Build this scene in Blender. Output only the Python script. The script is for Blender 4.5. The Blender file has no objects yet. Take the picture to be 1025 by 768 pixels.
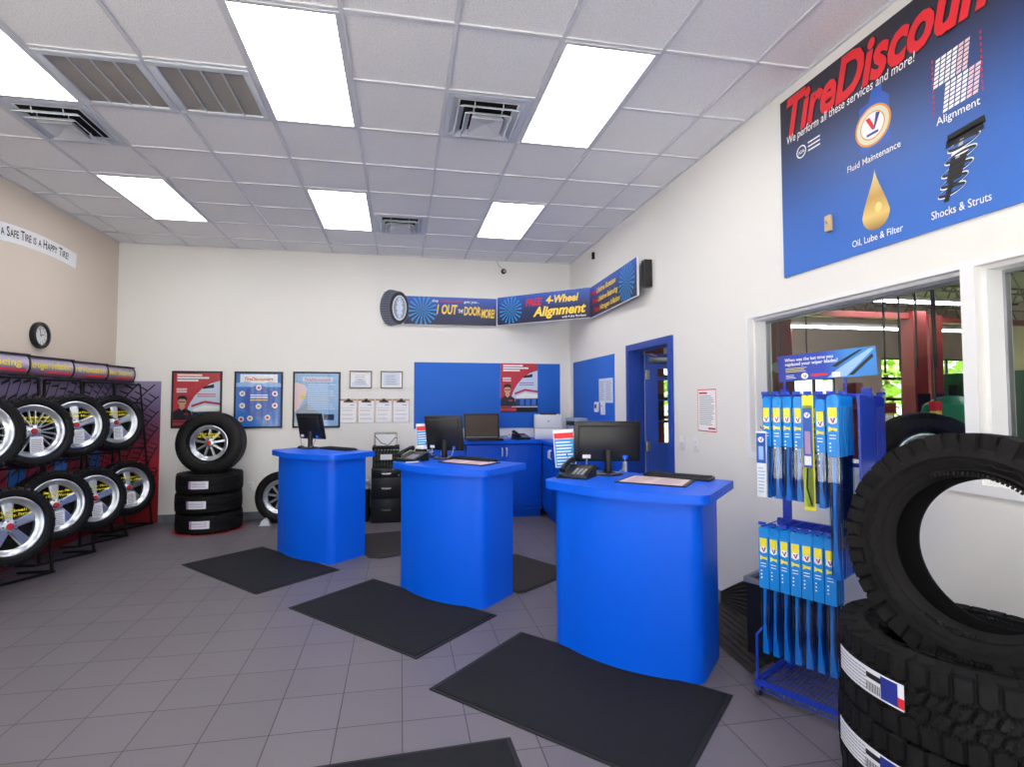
import bpy, bmesh, math, random
from math import sin, cos, pi, radians, sqrt
from mathutils import Vector, Matrix
random.seed(7)
SC = bpy.context.scene
COL = SC.collection
W, H, T = 6.092, 3.63, 0.6096            # showroom width, height, ceiling grid pitch
FRONT = -10.4                             # street side of the showroom

# ------------------------------------------------------------------ materials
def lin(c):
    if isinstance(c, str):
        c = tuple(int(c[i:i+2], 16)/255 for i in (0, 2, 4))
    return tuple(x/12.92 if x <= .04045 else ((x+.055)/1.055)**2.4 for x in c)
MATS = {}
def mat(name, col, rough=.5, metal=0., spec=.5, bump=0., bscale=60., var=0., emit=0., alpha=1., coat=0., trans=0., ior=1.45):
    if name in MATS: return MATS[name]
    m = bpy.data.materials.new(name); m.use_nodes = True
    nt = m.node_tree; b = nt.nodes['Principled BSDF']
    c = lin(col)
    b.inputs['Base Color'].default_value = (*c, 1)
    b.inputs['Roughness'].default_value = rough
    b.inputs['Metallic'].default_value = metal
    b.inputs['Specular IOR Level'].default_value = spec
    b.inputs['Coat Weight'].default_value = coat
    b.inputs['Transmission Weight'].default_value = trans
    b.inputs['IOR'].default_value = ior
    b.inputs['Alpha'].default_value = alpha
    if emit:
        b.inputs['Emission Color'].default_value = (*c, 1)
        b.inputs['Emission Strength'].default_value = emit
    if bump or var:
        tc = nt.nodes.new('ShaderNodeTexCoord')
        n = nt.nodes.new('ShaderNodeTexNoise'); n.inputs['Scale'].default_value = bscale; n.inputs['Detail'].default_value = 4
        nt.links.new(tc.outputs['Object'], n.inputs['Vector'])
        if bump:
            bp = nt.nodes.new('ShaderNodeBump'); bp.inputs['Strength'].default_value = bump; bp.inputs['Distance'].default_value = .003
            nt.links.new(n.outputs['Fac'], bp.inputs['Height']); nt.links.new(bp.outputs['Normal'], b.inputs['Normal'])
        if var:
            mr = nt.nodes.new('ShaderNodeMapRange'); mr.inputs['To Min'].default_value = 1-var; mr.inputs['To Max'].default_value = 1+var
            vm = nt.nodes.new('ShaderNodeVectorMath'); vm.operation = 'SCALE'; vm.inputs[0].default_value = c
            nt.links.new(n.outputs['Fac'], mr.inputs['Value']); nt.links.new(mr.outputs['Result'], vm.inputs['Scale'])
            nt.links.new(vm.outputs['Vector'], b.inputs['Base Color'])
    MATS[name] = m
    return m
def glass(name, tint=(1, 1, 1), refl=.08):
    if name in MATS: return MATS[name]
    m = bpy.data.materials.new(name); m.use_nodes = True; nt = m.node_tree; nt.nodes.clear()
    o = nt.nodes.new('ShaderNodeOutputMaterial'); mx = nt.nodes.new('ShaderNodeMixShader')
    t = nt.nodes.new('ShaderNodeBsdfTransparent'); g = nt.nodes.new('ShaderNodeBsdfGlossy')
    t.inputs['Color'].default_value = (*tint, 1); g.inputs['Roughness'].default_value = .02
    f = nt.nodes.new('ShaderNodeFresnel'); f.inputs['IOR'].default_value = 1.45
    mp = nt.nodes.new('ShaderNodeMath'); mp.operation = 'MULTIPLY'; mp.inputs[1].default_value = refl/.08
    ge = nt.nodes.new('ShaderNodeNewGeometry'); iv = nt.nodes.new('ShaderNodeMath'); iv.operation = 'SUBTRACT'; iv.inputs[0].default_value = 1
    nt.links.new(ge.outputs['Backfacing'], iv.inputs[1]); m2 = nt.nodes.new('ShaderNodeMath'); m2.operation = 'MULTIPLY'
    nt.links.new(f.outputs[0], mp.inputs[0]); nt.links.new(mp.outputs[0], m2.inputs[0]); nt.links.new(iv.outputs[0], m2.inputs[1]); nt.links.new(m2.outputs[0], mx.inputs['Fac'])
    nt.links.new(t.outputs[0], mx.inputs[1]); nt.links.new(g.outputs[0], mx.inputs[2]); nt.links.new(mx.outputs[0], o.inputs['Surface'])
    MATS[name] = m
    return m
M = lambda n: MATS[n]
mat('wall_paint', 'e7e6e4', .85, bump=.08, bscale=220)
mat('wall_paint_left', 'd2c6ba', .85, bump=.08, bscale=220)
mat('white_trim', 'e9eaee', .45)
mat('base_tile', '6f727e', .45, var=.08, bscale=12)
mat('blue_paint', '005ce6', .38, spec=.3)
mat('blue_cab', '004cc8', .45, spec=.3)
mat('blue_board', '1f63c6', .75)
mat('blue_trim', '1a3f9e', .4)
mat('blue_door', '3353b4', .32)
mat('black_plastic', '17181d', .38)
mat('black_matte', '101115', .8)
mat('black_frame', '12131c', .4)
mat('black_metal', '141417', .45, metal=.3)
mat('mat_black', '0d0f17', .95, bump=.7, bscale=260, var=.18)
mat('mat_edge', '15161b', .7)
mat('mat_brown', '2b2728', .9, bump=.6, bscale=160, var=.15)
mat('mat_ribbed', '2a2523', .75, bump=.3, bscale=90, var=.12)
mat('rubber', '0f0f12', .62, spec=.25, bump=.25, bscale=120, var=.15)
mat('rubber_soft', '111114', .5, spec=.25, bump=.12, bscale=70, var=.1)
mat('rubber_dust', '100f11', .8, spec=.25, bump=.4, bscale=40, var=.25)
mat('alloy', 'c3c9d2', .28, metal=.85)
mat('alloy_dark', '60666f', .4, metal=.8)
mat('chrome', 'd8dce2', .15, metal=1)
mat('steel', 'a4a7ad', .35, metal=.9)
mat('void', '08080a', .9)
mat('red_cap', 'b4202a', .4)
mat('yellow_ink', 'efe000', .6)
mat('white_ink', 'f4f5f8', .6)
mat('red_ink', 'd0202c', .55)
mat('black_ink', '15151a', .6)
mat('grey_ink', '8d929c', .7)
mat('paper', 'f0f1f5', .8)
mat('paper_blue', 'd3dcf0', .75)
mat('paper_pink', 'e6c9cf', .75)
mat('label_white', 'e3e4ee', .5)
mat('label_blue', '20308a', .5)
mat('label_violet', 'a58bb5', .5)
mat('poster_red', 'b8323f', .5)
mat('poster_blue', '2a6cc4', .5)
mat('poster_light', '8fb4e6', .5)
mat('poster_pale', 'c6d4ee', .5)
mat('poster_navy', '16305e', .5)
mat('skin_ink', 'cfa58c', .6)
mat('shirt_ink', '1c2233', .6)
mat('banner_navy', '16224f', .5)
mat('banner_blue', '2c56b4', .5)
mat('ray_blue', '2e8fd8', .5)
mat('gold_ink', 'f2cf4e', .5)
mat('orange_ink', 'd88a34', .5)
mat('wood_clip', 'a8866c', .6)
mat('gold_frame', '5a564a', .35, metal=.4)
mat('printer_white', 'd9dce0', .45)
mat('printer_grey', '8f9eb6', .45)
mat('screen_brown', '40352c', .3, spec=.5)
mat('crate_green', '3d4433', .6)
mat('sky_card', '0c86e0', .35)
mat('sky_card2', '0d78cf', .25)
mat('navy_card', '1b2f9c', .3)
mat('navy_card2', '16227a', .3)
mat('wire_blue', '1638b0', .35)
mat('label_yellow', 'f0e13a', .5)
mat('card_grey', 'd3d8c0', .5)
mat('wiper_black', '15151b', .4)
mat('caster_grey', '32333a', .5)
mat('red_metal', '7c2a28', .5, var=.15, bscale=8)
mat('green_tank', '128a5c', .4)
mat('green_wall', '0a6a46', .7)
mat('garage_wall', 'b8aaa4', .85, var=.06, bscale=3)
mat('garage_floor', '6f6864', .5, var=.15, bscale=2)
mat('garage_roof', '8a8684', .8, var=.2, bscale=6)
mat('joist', '5b5654', .6)
mat('strip_light', 'ffffff', .5, emit=30)
mat('bin_black', '17181d', .4)
mat('pipe_grey', 'b0b0b4', .5)
mat('bounce_paving', 'd2cec6', .9, var=.1, bscale=3)  # paving made pale so it throws daylight up to the ceiling
mat('leaf', '7fa03c', .7, var=.45, bscale=5)
mat('bark', '5b4a3a', .9)
mat('grass_mat', '8fae4c', .9, var=.3, bscale=2)
mat('oil_gold', 'c9a24c', .35)
mat('oil_light', 'e9cf86', .35)
mat('bottle_blue', '1f51b0', .4)
mat('beige_plastic', 'b8a084', .5)
mat('clock_face', 'd9dada', .5)
mat('lens_white', 'fdfbf8', .6, emit=8.0)
mat('duct_grey', 'c6ccd8', .45)
mat('vent_grey', 'c3c6cf', .5)
mat('filter_grey', '8f8a88', .9, bump=.8, bscale=130, var=.15)
mat('red_film', 'a01820', .4)
glass('clear_glass', (.97, .985, .98), .1)
glass('clear_plastic', (.72, .86, .98), .12)

def floor_mat():
    m = bpy.data.materials.new('floor_tile'); m.use_nodes = True; nt = m.node_tree; b = nt.nodes['Principled BSDF']
    N = nt.nodes.new; L = nt.links.new
    tc = N('ShaderNodeTexCoord'); mp = N('ShaderNodeMapping'); mp.inputs['Location'].default_value = (-3.625, 4.80, 0)
    L(tc.outputs['Object'], mp.inputs['Vector'])
    br = N('ShaderNodeTexBrick'); br.offset = 0; br.squash = 1
    br.inputs['Scale'].default_value = 1; br.inputs['Brick Width'].default_value = .309; br.inputs['Row Height'].default_value = .309
    br.inputs['Mortar Size'].default_value = .0028; br.inputs['Mortar Smooth'].default_value = .2; br.inputs['Bias'].default_value = 0
    br.inputs['Color1'].default_value = (*lin('69646c'), 1); br.inputs['Color2'].default_value = (*lin('656068'), 1)
    br.inputs['Mortar'].default_value = (*lin('2c2a30'), 1)
    L(mp.outputs['Vector'], br.inputs['Vector'])
    n = N('ShaderNodeTexNoise'); n.inputs['Scale'].default_value = 220; n.inputs['Detail'].default_value = 3; L(tc.outputs['Object'], n.inputs['Vector'])
    mr = N('ShaderNodeMapRange'); mr.inputs['To Min'].default_value = .82; mr.inputs['To Max'].default_value = 1.18; L(n.outputs['Fac'], mr.inputs['Value'])
    vm = N('ShaderNodeVectorMath'); vm.operation = 'SCALE'; L(br.outputs['Color'], vm.inputs[0]); L(mr.outputs['Result'], vm.inputs['Scale'])
    L(vm.outputs['Vector'], b.inputs['Base Color'])
    b.inputs['Roughness'].default_value = .42; b.inputs['Specular IOR Level'].default_value = .4
    bp = N('ShaderNodeBump'); bp.inputs['Strength'].default_value = .35; bp.inputs['Distance'].default_value = .002; bp.invert = True
    L(br.outputs['Fac'], bp.inputs['Height']); L(bp.outputs['Normal'], b.inputs['Normal'])
    return m
def ceiling_mat():
    m = bpy.data.materials.new('acoustic_tile'); m.use_nodes = True; nt = m.node_tree; b = nt.nodes['Principled BSDF']
    N = nt.nodes.new; L = nt.links.new
    tc = N('ShaderNodeTexCoord'); n = N('ShaderNodeTexNoise'); n.inputs['Scale'].default_value = 150; n.inputs['Detail'].default_value = 6
    L(tc.outputs['Object'], n.inputs['Vector'])
    cr = N('ShaderNodeValToRGB'); cr.color_ramp.elements[0].position = .34; cr.color_ramp.elements[0].color = (*lin('d3d3d6'), 1)
    cr.color_ramp.elements[1].position = .5; cr.color_ramp.elements[1].color = (*lin('f1f1f4'), 1)
    L(n.outputs['Fac'], cr.inputs['Fac']); L(cr.outputs['Color'], b.inputs['Base Color'])
    b.inputs['Roughness'].default_value = .95
    return m
def gradient_mat(name, stops, axis=2, lo=0., hi=1.):
    """printed colour gradient of a poster, along a local axis"""
    m = bpy.data.materials.new(name); m.use_nodes = True; nt = m.node_tree; b = nt.nodes['Principled BSDF']
    N = nt.nodes.new; L = nt.links.new
    tc = N('ShaderNodeTexCoord'); sp = N('ShaderNodeSeparateXYZ'); L(tc.outputs['Object'], sp.inputs[0])
    mr = N('ShaderNodeMapRange'); mr.inputs['From Min'].default_value = lo; mr.inputs['From Max'].default_value = hi
    L(sp.outputs[axis], mr.inputs['Value'])
    cr = N('ShaderNodeValToRGB'); e = cr.color_ramp.elements
    while len(e) < len(stops): e.new(.5)
    for i, (p, c) in enumerate(stops): e[i].position = p; e[i].color = (*lin(c), 1)
    L(mr.outputs['Result'], cr.inputs['Fac']); L(cr.outputs['Color'], b.inputs['Base Color'])
    b.inputs['Roughness'].default_value = .45
    MATS[name] = m
    return m
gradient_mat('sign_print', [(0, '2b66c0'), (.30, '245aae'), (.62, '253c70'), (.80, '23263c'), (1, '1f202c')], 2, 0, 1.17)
gradient_mat('header_print', [(0, '1a2f8f'), (.5, '1c3fae'), (.75, '2b80cf'), (1, '2a78c4')], 0, 0, .42)
gradient_mat('banner_print', [(0, '10173c'), (.45, '1b2c62'), (1, '2f5cc0')], 2, 0, .42)
gradient_mat('tread_print', [(0, '7d1119'), (.35, 'b01c26'), (.6, '7a3350'), (.8, '6a5880'), (1, '8f86a8')], 2, 0, 1.83)
gradient_mat('sleeve_print', [(0, '9a5560'), (.3, '7d6f92'), (.6, 'b9aeca'), (1, '6f6488')], 2, -.1, .1)
gradient_mat('drop_print', [(0, '8a6a2a'), (.25, 'd9bb70'), (.55, 'b48f45'), (1, 'e0c887')], 2, .1, .42)

# ------------------------------------------------------------------ mesh builder
class B:
    def __init__(s): s.v = []; s.f = []; s.m = []
    def add(s, vs, fs, m=0, X=None):
        o = len(s.v)
        s.v += [tuple(X @ Vector(v)) if X else tuple(v) for v in vs]
        s.f += [tuple(i+o for i in f) for f in fs]; s.m += [m]*len(fs)
        return s
    def box(s, x0, x1, y0, y1, z0, z1, m=0, X=None, bev=0.):
        if bev:
            bm = bmesh.new(); bmesh.ops.create_cube(bm, size=1)
            for v in bm.verts: v.co = Vector(((x0+x1)/2+v.co.x*(x1-x0), (y0+y1)/2+v.co.y*(y1-y0), (z0+z1)/2+v.co.z*(z1-z0)))
            bmesh.ops.bevel(bm, geom=bm.edges[:], offset=bev, segments=2, affect='EDGES', profile=.5)
            bm.verts.index_update()
            s.add([v.co[:] for v in bm.verts], [[v.index for v in f.verts] for f in bm.faces], m, X); bm.free(); return s
        vs = [(x, y, z) for x in (x0, x1) for y in (y0, y1) for z in (z0, z1)]
        return s.add(vs, [(0, 1, 3, 2), (4, 6, 7, 5), (0, 4, 5, 1), (2, 3, 7, 6), (0, 2, 6, 4), (1, 5, 7, 3)], m, X)
    def flat(s, pts, y=0., m=0, X=None):                  # print facing local -y, pts are (x, z)
        a = sum(pts[i][0]*pts[(i+1) % len(pts)][1]-pts[(i+1) % len(pts)][0]*pts[i][1] for i in range(len(pts)))
        if a < 0: pts = pts[::-1]
        return s.add([(x, y, z) for x, z in pts], [tuple(range(len(pts)))], m, X)
    def rect(s, x0, x1, z0, z1, y=0., m=0): return s.flat([(x0, z0), (x1, z0), (x1, z1), (x0, z1)], y, m)
    def disc(s, cx, cz, rx, rz=None, y=0., m=0, n=28):
        rz = rz or rx
        return s.flat([(cx+rx*cos(2*pi*i/n), cz+rz*sin(2*pi*i/n)) for i in range(n)], y, m)
    def ring(s, cx, cz, r0, r1, y=0., m=0, n=32):
        vs = []
        for i in range(n):
            a = 2*pi*i/n; vs += [(cx+r0*cos(a), y, cz+r0*sin(a)), (cx+r1*cos(a), y, cz+r1*sin(a))]
        return s.add(vs, [(2*i, 2*i+1, (2*i+3) % (2*n), (2*i+2) % (2*n)) for i in range(n)], m)
    def prism(s, pts, z0, z1, m=0, X=None, mtop=None):    # horizontal outline, CCW
        n = len(pts)
        vs = [(x, y, z0) for x, y in pts]+[(x, y, z1) for x, y in pts]
        s.add(vs, [(i, (i+1) % n, n+(i+1) % n, n+i) for i in range(n)]+[tuple(range(n))[::-1]], m, X)
        return s.add([(x, y, z1) for x, y in pts], [tuple(range(n))], m if mtop is None else mtop, X)
    def slab(s, pts, y0, y1, m=0, X=None):                # vertical outline (x,z) extruded along y
        n = len(pts)
        a = sum(pts[i][0]*pts[(i+1) % n][1]-pts[(i+1) % n][0]*pts[i][1] for i in range(n))
        if a < 0: pts = pts[::-1]
        vs = [(x, y0, z) for x, z in pts]+[(x, y1, z) for x, z in pts]
        return s.add(vs, [tuple(range(n)), tuple(range(n, 2*n))[::-1]]+[(i, n+i, n+(i+1) % n, (i+1) % n) for i in range(n)], m, X)
    def tube(s, path, r, n=8, m=0, X=None, cap=True):
        P = [Vector(p) for p in path]; vs = []; fs = []
        rr = r if isinstance(r, (list, tuple)) else [r]*len(P)
        up = None
        for i, p in enumerate(P):
            d = (P[min(i+1, len(P)-1)]-P[max(i-1, 0)]).normalized()
            if up is None:
                up = Vector((0, 0, 1)) if abs(d.z) < .9 else Vector((1, 0, 0))
            u = d.cross(up).normalized(); w = u.cross(d).normalized(); up = w
            for k in range(n):
                a = 2*pi*(k+.5)/n; vs.append(tuple(p+(u*cos(a)+w*sin(a))*rr[i]))
        for i in range(len(P)-1):
            for k in range(n):
                fs.append((i*n+k, i*n+(k+1) % n, (i+1)*n+(k+1) % n, (i+1)*n+k))
        if cap: fs += [tuple(range(n))[::-1], tuple((len(P)-1)*n+k for k in range(n))]
        return s.add(vs, fs, m, X)
    def lathe(s, prof, n=48, m=0, X=None, axis='z', close=False, arc=2*pi, a0=0.):
        vs = []; fs = []; k = len(prof); full = abs(arc-2*pi) < 1e-6; steps = n if full else n+1
        for i in range(steps):
            a = a0+arc*i/n
            for r, z in prof:
                vs.append((r*cos(a), r*sin(a), z) if axis == 'z' else (r*cos(a), z, r*sin(a)))
        for i in range(n):
            j = (i+1) % steps
            for q in range(k if close else k-1):
                q2 = (q+1) % k
                fs.append((i*k+q, j*k+q, j*k+q2, i*k+q2))
        return s.add(vs, fs, m, X)
    def cyl(s, c, r, h, axis='z', n=24, m=0, X=None):
        v = {'x': (h, 0, 0), 'y': (0, h, 0), 'z': (0, 0, h)}[axis]
        return s.tube([c, (c[0]+v[0], c[1]+v[1], c[2]+v[2])], r, n, m, X)
    def ball(s, c, r, m=0, n=12, sq=(1, 1, 1)):
        vs = []; fs = []
        for i in range(n+1):
            t = pi*i/n
            for j in range(2*n): a = pi*j/n; vs.append((c[0]+sq[0]*r*sin(t)*cos(a), c[1]+sq[1]*r*sin(t)*sin(a), c[2]+sq[2]*r*cos(t)))
        for i in range(n):
            for j in range(2*n):
                fs.append((i*2*n+j, (i+1)*2*n+j, (i+1)*2*n+(j+1) % (2*n), i*2*n+(j+1) % (2*n)))
        return s.add(vs, fs, m)
    def text(s, body, x, z, h, w=None, y=0., m=0, align='l', bold=0., shear=0., warp=None):
        """flat lettering facing -y; h = cap height, w = forced width"""
        cu = bpy.data.curves.new('t', 'FONT'); cu.body = body; cu.offset = bold; cu.shear = shear; cu.resolution_u = 3
        ob = bpy.data.objects.new('t', cu); COL.objects.link(ob)
        dg = bpy.context.evaluated_depsgraph_get(); me = bpy.data.meshes.new_from_object(ob.evaluated_get(dg))
        xs = [v.co.x for v in me.vertices]
        if not xs: return s
        x0, x1 = min(xs), max(xs); k = h/.70
        kx = w/(x1-x0) if w else k
        wid = (x1-x0)*kx; ox = {'l': x, 'c': x-wid/2, 'r': x-wid}[align]
        vs = []
        for v in me.vertices:
            px, pz = ox+(v.co.x-x0)*kx, z+v.co.y*k
            if warp: px, pz = warp(px, pz)
            vs.append((px, y, pz))
        s.add(vs, [tuple(p.vertices) for p in me.polygons], m)
        bpy.data.objects.remove(ob); bpy.data.curves.remove(cu); bpy.data.meshes.remove(me)
        return s
    def lines(s, x0, x1, z0, z1, n, m=0, y=0., th=.35, ragged=.25):
        dz = (z1-z0)/n
        for i in range(n):
            e = x1-(x1-x0)*random.random()*ragged
            s.rect(x0, e, z0+i*dz+dz*(1-th)/2, z0+i*dz+dz*(1+th)/2, y, m)
        return s
    def out(s, name, mats, parent=None, smooth=35, kind=None):
        me = bpy.data.meshes.new(name); me.from_pydata(s.v, [], s.f)
        for q in (mats if isinstance(mats, (list, tuple)) else [mats]): me.materials.append(M(q) if isinstance(q, str) else q)
        me.polygons.foreach_set('material_index', s.m)
        if smooth:
            me.polygons.foreach_set('use_smooth', [True]*len(me.polygons)); me.update()
            me.set_sharp_from_angle(angle=radians(smooth))
        me.update()
        ob = bpy.data.objects.new(name, me); COL.objects.link(ob)
        if parent: ob.parent = parent
        if kind: ob['kind'] = kind
        return ob
def tag(o, label, cat, group=None, kind=None):
    o['label'] = label; o['category'] = cat
    if group: o['group'] = group
    if kind: o['kind'] = kind
    return o
def thing(name, label, cat, loc=(0, 0, 0), rz=0., group=None, rx=0., ry=0.):
    o = bpy.data.objects.new(name, None); o.empty_display_size = .05; COL.objects.link(o)
    o.location = loc; o.rotation_euler = (radians(rx), radians(ry), radians(rz))
    return tag(o, label, cat, group)
def dup(root, loc=None, rz=None, label=None, rx=None):
    r = root.copy(); COL.objects.link(r)
    if loc is not None: r.location = loc
    if rz is not None: r.rotation_euler = (radians(rx if rx is not None else 0), 0, radians(rz))
    if label: r['label'] = label
    for ch in list(root.children):
        c = ch.copy(); COL.objects.link(c); c.parent = r
        for g in list(ch.children):
            d = g.copy(); COL.objects.link(d); d.parent = c
    return r
def struct(b, name, mats, smooth=35): return b.out(name, mats, None, smooth, 'structure')

# ------------------------------------------------------------------ camera (calibrated on the ceiling grid)
cd = bpy.data.cameras.new('camera'); cam = bpy.data.objects.new('camera', cd); COL.objects.link(cam); SC.camera = cam
cam.location = (3.605, -7.478, 1.572); cam.rotation_euler = (radians(92.394), 0, radians(-10.283))
cd.sensor_width = 36; cd.lens = 524.21*36/1025; cd.shift_x = .01595; cd.shift_y = -.0043; cd.clip_start = .05

# ------------------------------------------------------------------ room shell
struct(B().box(-.15, W+.15, FRONT, .15, -.12, 0), 'floor', floor_mat())
# ceiling: tiles plus the hanging T-grid
c = B().box(-.15, W+.15, FRONT, .15, H+.004, H+.12, 0)
gx = [.2322+T*i for i in range(10)]; gy = [-.4393-T*k for k in range(17)]
for x in gx: c.box(x-.012, x+.012, FRONT, 0, H-.006, H+.005, 1)
for y in gy: c.box(0, W, y-.012, y+.012, H-.0065, H+.005, 1)
for a in ((0, .02, FRONT, 0), (W-.02, W, FRONT, 0), (0, W, -.02, 0)): c.box(*a, H-.007, H+.005, 1)
mat('tee', 'd0d2da', .5)
struct(c, 'ceiling', [ceiling_mat(), 'tee'])
struct(B().box(-.15, W+.15, 0, .15, 0, H), 'wall_back', 'wall_paint')
WY0, WY1, WY2, WY3 = -4.09, -5.55, -5.61, -7.3            # window openings in the right wall
DY0, DY1, DZ = -2.08, -2.94, 2.12                         # door opening
WZ0, WZ1 = 1.21, 2.165
r = B()
for a in ((0, DY0, 0, H), (DY0, DY1, DZ, H), (DY1, WY0, 0, H), (WY0, WY3, 0, WZ0), (WY0, WY3, WZ1, H), (WY1, WY2, WZ0, WZ1), (WY3, FRONT, 0, H)):
    r.box(W, W+.17, a[1], a[0], a[2], a[3])
struct(r, 'wall_right', 'wall_paint')
# left wall with an added, unseen window opening towards the street end
l = B()
LW0, LW1 = -6.2, -9.6
l.box(-.15, 0, LW0, 0, 0, H); l.box(-.15, 0, FRONT, LW1, 0, H); l.box(-.15, 0, LW1, LW0, 0, .35); l.box(-.15, 0, LW1, LW0, 2.45, H)
struct(l, 'wall_left', 'wall_paint_left')
f = B()
f.box(-.15, W+.15, FRONT-.15, FRONT, 2.95, H); f.box(-.15, W+.15, FRONT-.15, FRONT, 0, .12)
f.box(-.15, .12, FRONT-.15, FRONT, 0, H); f.box(W-.12, W+.15, FRONT-.15, FRONT, 0, H)
struct(f, 'wall_front', 'wall_paint')
# storefront glazing behind the camera
def glazing(name, horizontal, a0, a1, z0, z1, pos, n):
    b = B(); g = B()
    for i in range(n+1):
        p = a0+(a1-a0)*i/n
        (b.box(p-.03, p+.03, pos-.03, pos+.03, z0, z1) if horizontal else b.box(pos-.03, pos+.03, p-.03, p+.03, z0, z1))
    for z in (z0+.03, 2.2, z1-.03):
        (b.box(a0, a1, pos-.03, pos+.03, z-.03, z+.03) if horizontal else b.box(pos-.03, pos+.03, min(a0, a1), max(a0, a1), z-.03, z+.03))
    o = struct(b, name, 'steel')
    (g.box(a0, a1, pos-.004, pos+.004, z0, z1) if horizontal else g.box(pos-.004, pos+.004, min(a0, a1), max(a0, a1), z0, z1))
    g.out('pane', 'clear_glass', o, 0)
glazing('window_3', True, .12, W-.12, .12, 2.95, FRONT-.07, 5)
glazing('window_4', False, LW1, LW0, .35, 2.45, -.07, 5)  # added side window, placed and sized for soft light from the left
# cove base of grey tiles
bb = B()
for i in range(20): bb.box(i*.305+.0015, min((i+1)*.305-.0015, W), -.012, 0, 0, .105, bev=.002)
struct(bb, 'baseboard_back', 'base_tile')
bb = B()
for i in range(34):
    y0 = -i*.305
    if y0-.305 < FRONT: break
    if y0 > DY1-.1 and y0-.305 < DY0+.1: continue
    bb.box(W-.012, W, y0-.3035, y0-.0015, 0, .085, bev=.002)
struct(bb, 'baseboard_right', 'base_tile')
bb = B()
for i in range(34):
    if -i*.305-.305 < FRONT: break
    bb.box(0, .012, -i*.305-.3035, -i*.305-.0015, 0, .105, bev=.002)
struct(bb, 'baseboard_left', 'base_tile')
# showroom windows onto the workshop
for k, (ya, yb) in enumerate(((WY0, WY1), (WY2, WY3))):
    b = B(); x0, x1 = W+.03, W+.16
    b.box(x0, x1, yb, yb+.018, WZ0, WZ1); b.box(x0, x1, ya-.018, ya, WZ0, WZ1)
    b.box(x0, x1, yb+.018, ya-.018, WZ1-.018, WZ1); b.box(x0, x1, yb+.018, ya-.018, WZ0, WZ0+.018)
    for e in ((ya-.03, ya-.0185), (yb+.0185, yb+.03)): b.box(W+.115, W+.14, e[0], e[1], WZ0+.0185, WZ1-.032, 1)
    b.box(W+.115, W+.14, yb+.0185, ya-.0185, WZ1-.032, WZ1-.0185, 1)
    o = struct(b, 'window_%d' % (k+1), ['white_trim', 'steel'])
    B().box(W+.126, W+.132, yb+.02, ya-.02, WZ0+.02, WZ1-.02).out('pane', 'clear_glass', o, 0)
# thin casing line round the windows
b = B()
b.box(W-.012, W, WY3, WY0+.035, WZ0-.045, WZ0); b.box(W-.012, W, WY0, WY0+.035, WZ0, WZ1+.03); b.box(W-.01, W, WY3, WY0+.035, WZ1, WZ1+.03)
b.box(W-.012, W, WY2, WY1, WZ0, WZ1)
struct(b, 'trim_1', 'white_trim')
# door frame and leaf (opened into the workshop)
b = B()
b.box(W-.025, W+.16, DY0-.005, DY0+.065, 0, DZ+.065); b.box(W-.025, W+.16, DY1-.065, DY1+.005, 0, DZ+.065)
b.box(W-.025, W+.16, DY1, DY0, DZ-.005, DZ+.065); b.box(W+.05, W+.08, DY0-.02, DY0, 0, DZ)
o = struct(b, 'trim_2', 'blue_trim'); 
d = B(); Lw = .84; dx = W+.16; yf = DY0-.045
for a in ((0, .13, 0, 2.08), (.69, Lw, 0, 2.08), (.13, .69, 0, 1.10), (.13, .69, 1.92, 2.08)): d.box(dx+a[0], dx+a[1], yf-.02, yf+.022, a[2]+.01, a[3]+.01)
d.box(dx+.13, dx+.69, yf-.015, yf+.017, 1.80, 1.84)
door = struct(d, 'door_1', 'blue_door')
B().box(dx+.13, dx+.69, yf-.003, yf+.003, 1.11, 1.93).out('pane', 'clear_glass', door, 0)
bb = B()
for x in (.26, .42, .56): bb.box(dx+x-.006, dx+x+.006, yf-.024, yf-.002, 1.11, 1.80)
for z in (1.35, 1.58): bb.box(dx+.13, dx+.69, yf-.024, yf-.002, z-.006, z+.006)
bb.out('glazing_bar', 'blue_trim', door)
for z in (.3, 1.08, 1.86):
    B().cyl((dx-.008, yf-.03, z-.05), .009, .1).box(dx-.03, dx+.03, yf-.026, yf-.02, z-.05, z+.05).out('hinge', 'steel', door)
h = B().box(dx+.02, dx+.24, yf-.075, yf-.02, 1.99, 2.05, bev=.006).tube([(dx+.1, yf-.05, 2.06), (dx-.05, yf-.2, 2.07), (dx-.02, DY0-.02, 2.09)], .008)
h.out('door_closer', 'steel', door)
h = B().cyl((dx+.77, yf-.055, 1.0), .012, .035, 'y').tube([(dx+.77, yf-.055, 1.0), (dx+.66, yf-.06, 1.0)], .01)
h.out('door_handle', 'steel', door)

# ------------------------------------------------------------------ ceiling lights and vents
def troffer(ci, k, label):
    x0, x1 = gx[ci], gx[ci]+T; y1, y0 = -.4393-T*k, -.4393-T*(k+2)
    t = thing('ceiling_light', label, 'ceiling light', (x0, y0, H), 0, 'recessed fluorescent ceiling lights')
    w, d = T, 2*T
    b = B()
    b.box(.012, .035, .012, d-.012, -.011, .003); b.box(w-.035, w-.012, .012, d-.012, -.011, .003)
    b.box(.035, w-.035, .012, .035, -.011, .003); b.box(.035, w-.035, d-.035, d-.012, -.011, .003)
    b.out('frame', 'tee', t)
    B().box(.035, w-.035, .035, d-.035, -.0095, -.0075).out('diffuser', 'lens_white', t)
troffer(4, 5, 'long ceiling light panel touching the top edge, left of centre')
troffer(1, 5, 'long ceiling light panel cut off at the upper left corner')
troffer(7, 5, 'long ceiling light panel right of the square air diffuser')
troffer(1, 1, 'small looking ceiling light panel nearest the left wall')
troffer(4, 1, 'far ceiling light panel left of the farthest air diffuser')
troffer(7, 1, 'far ceiling light panel right of the farthest air diffuser')
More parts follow.
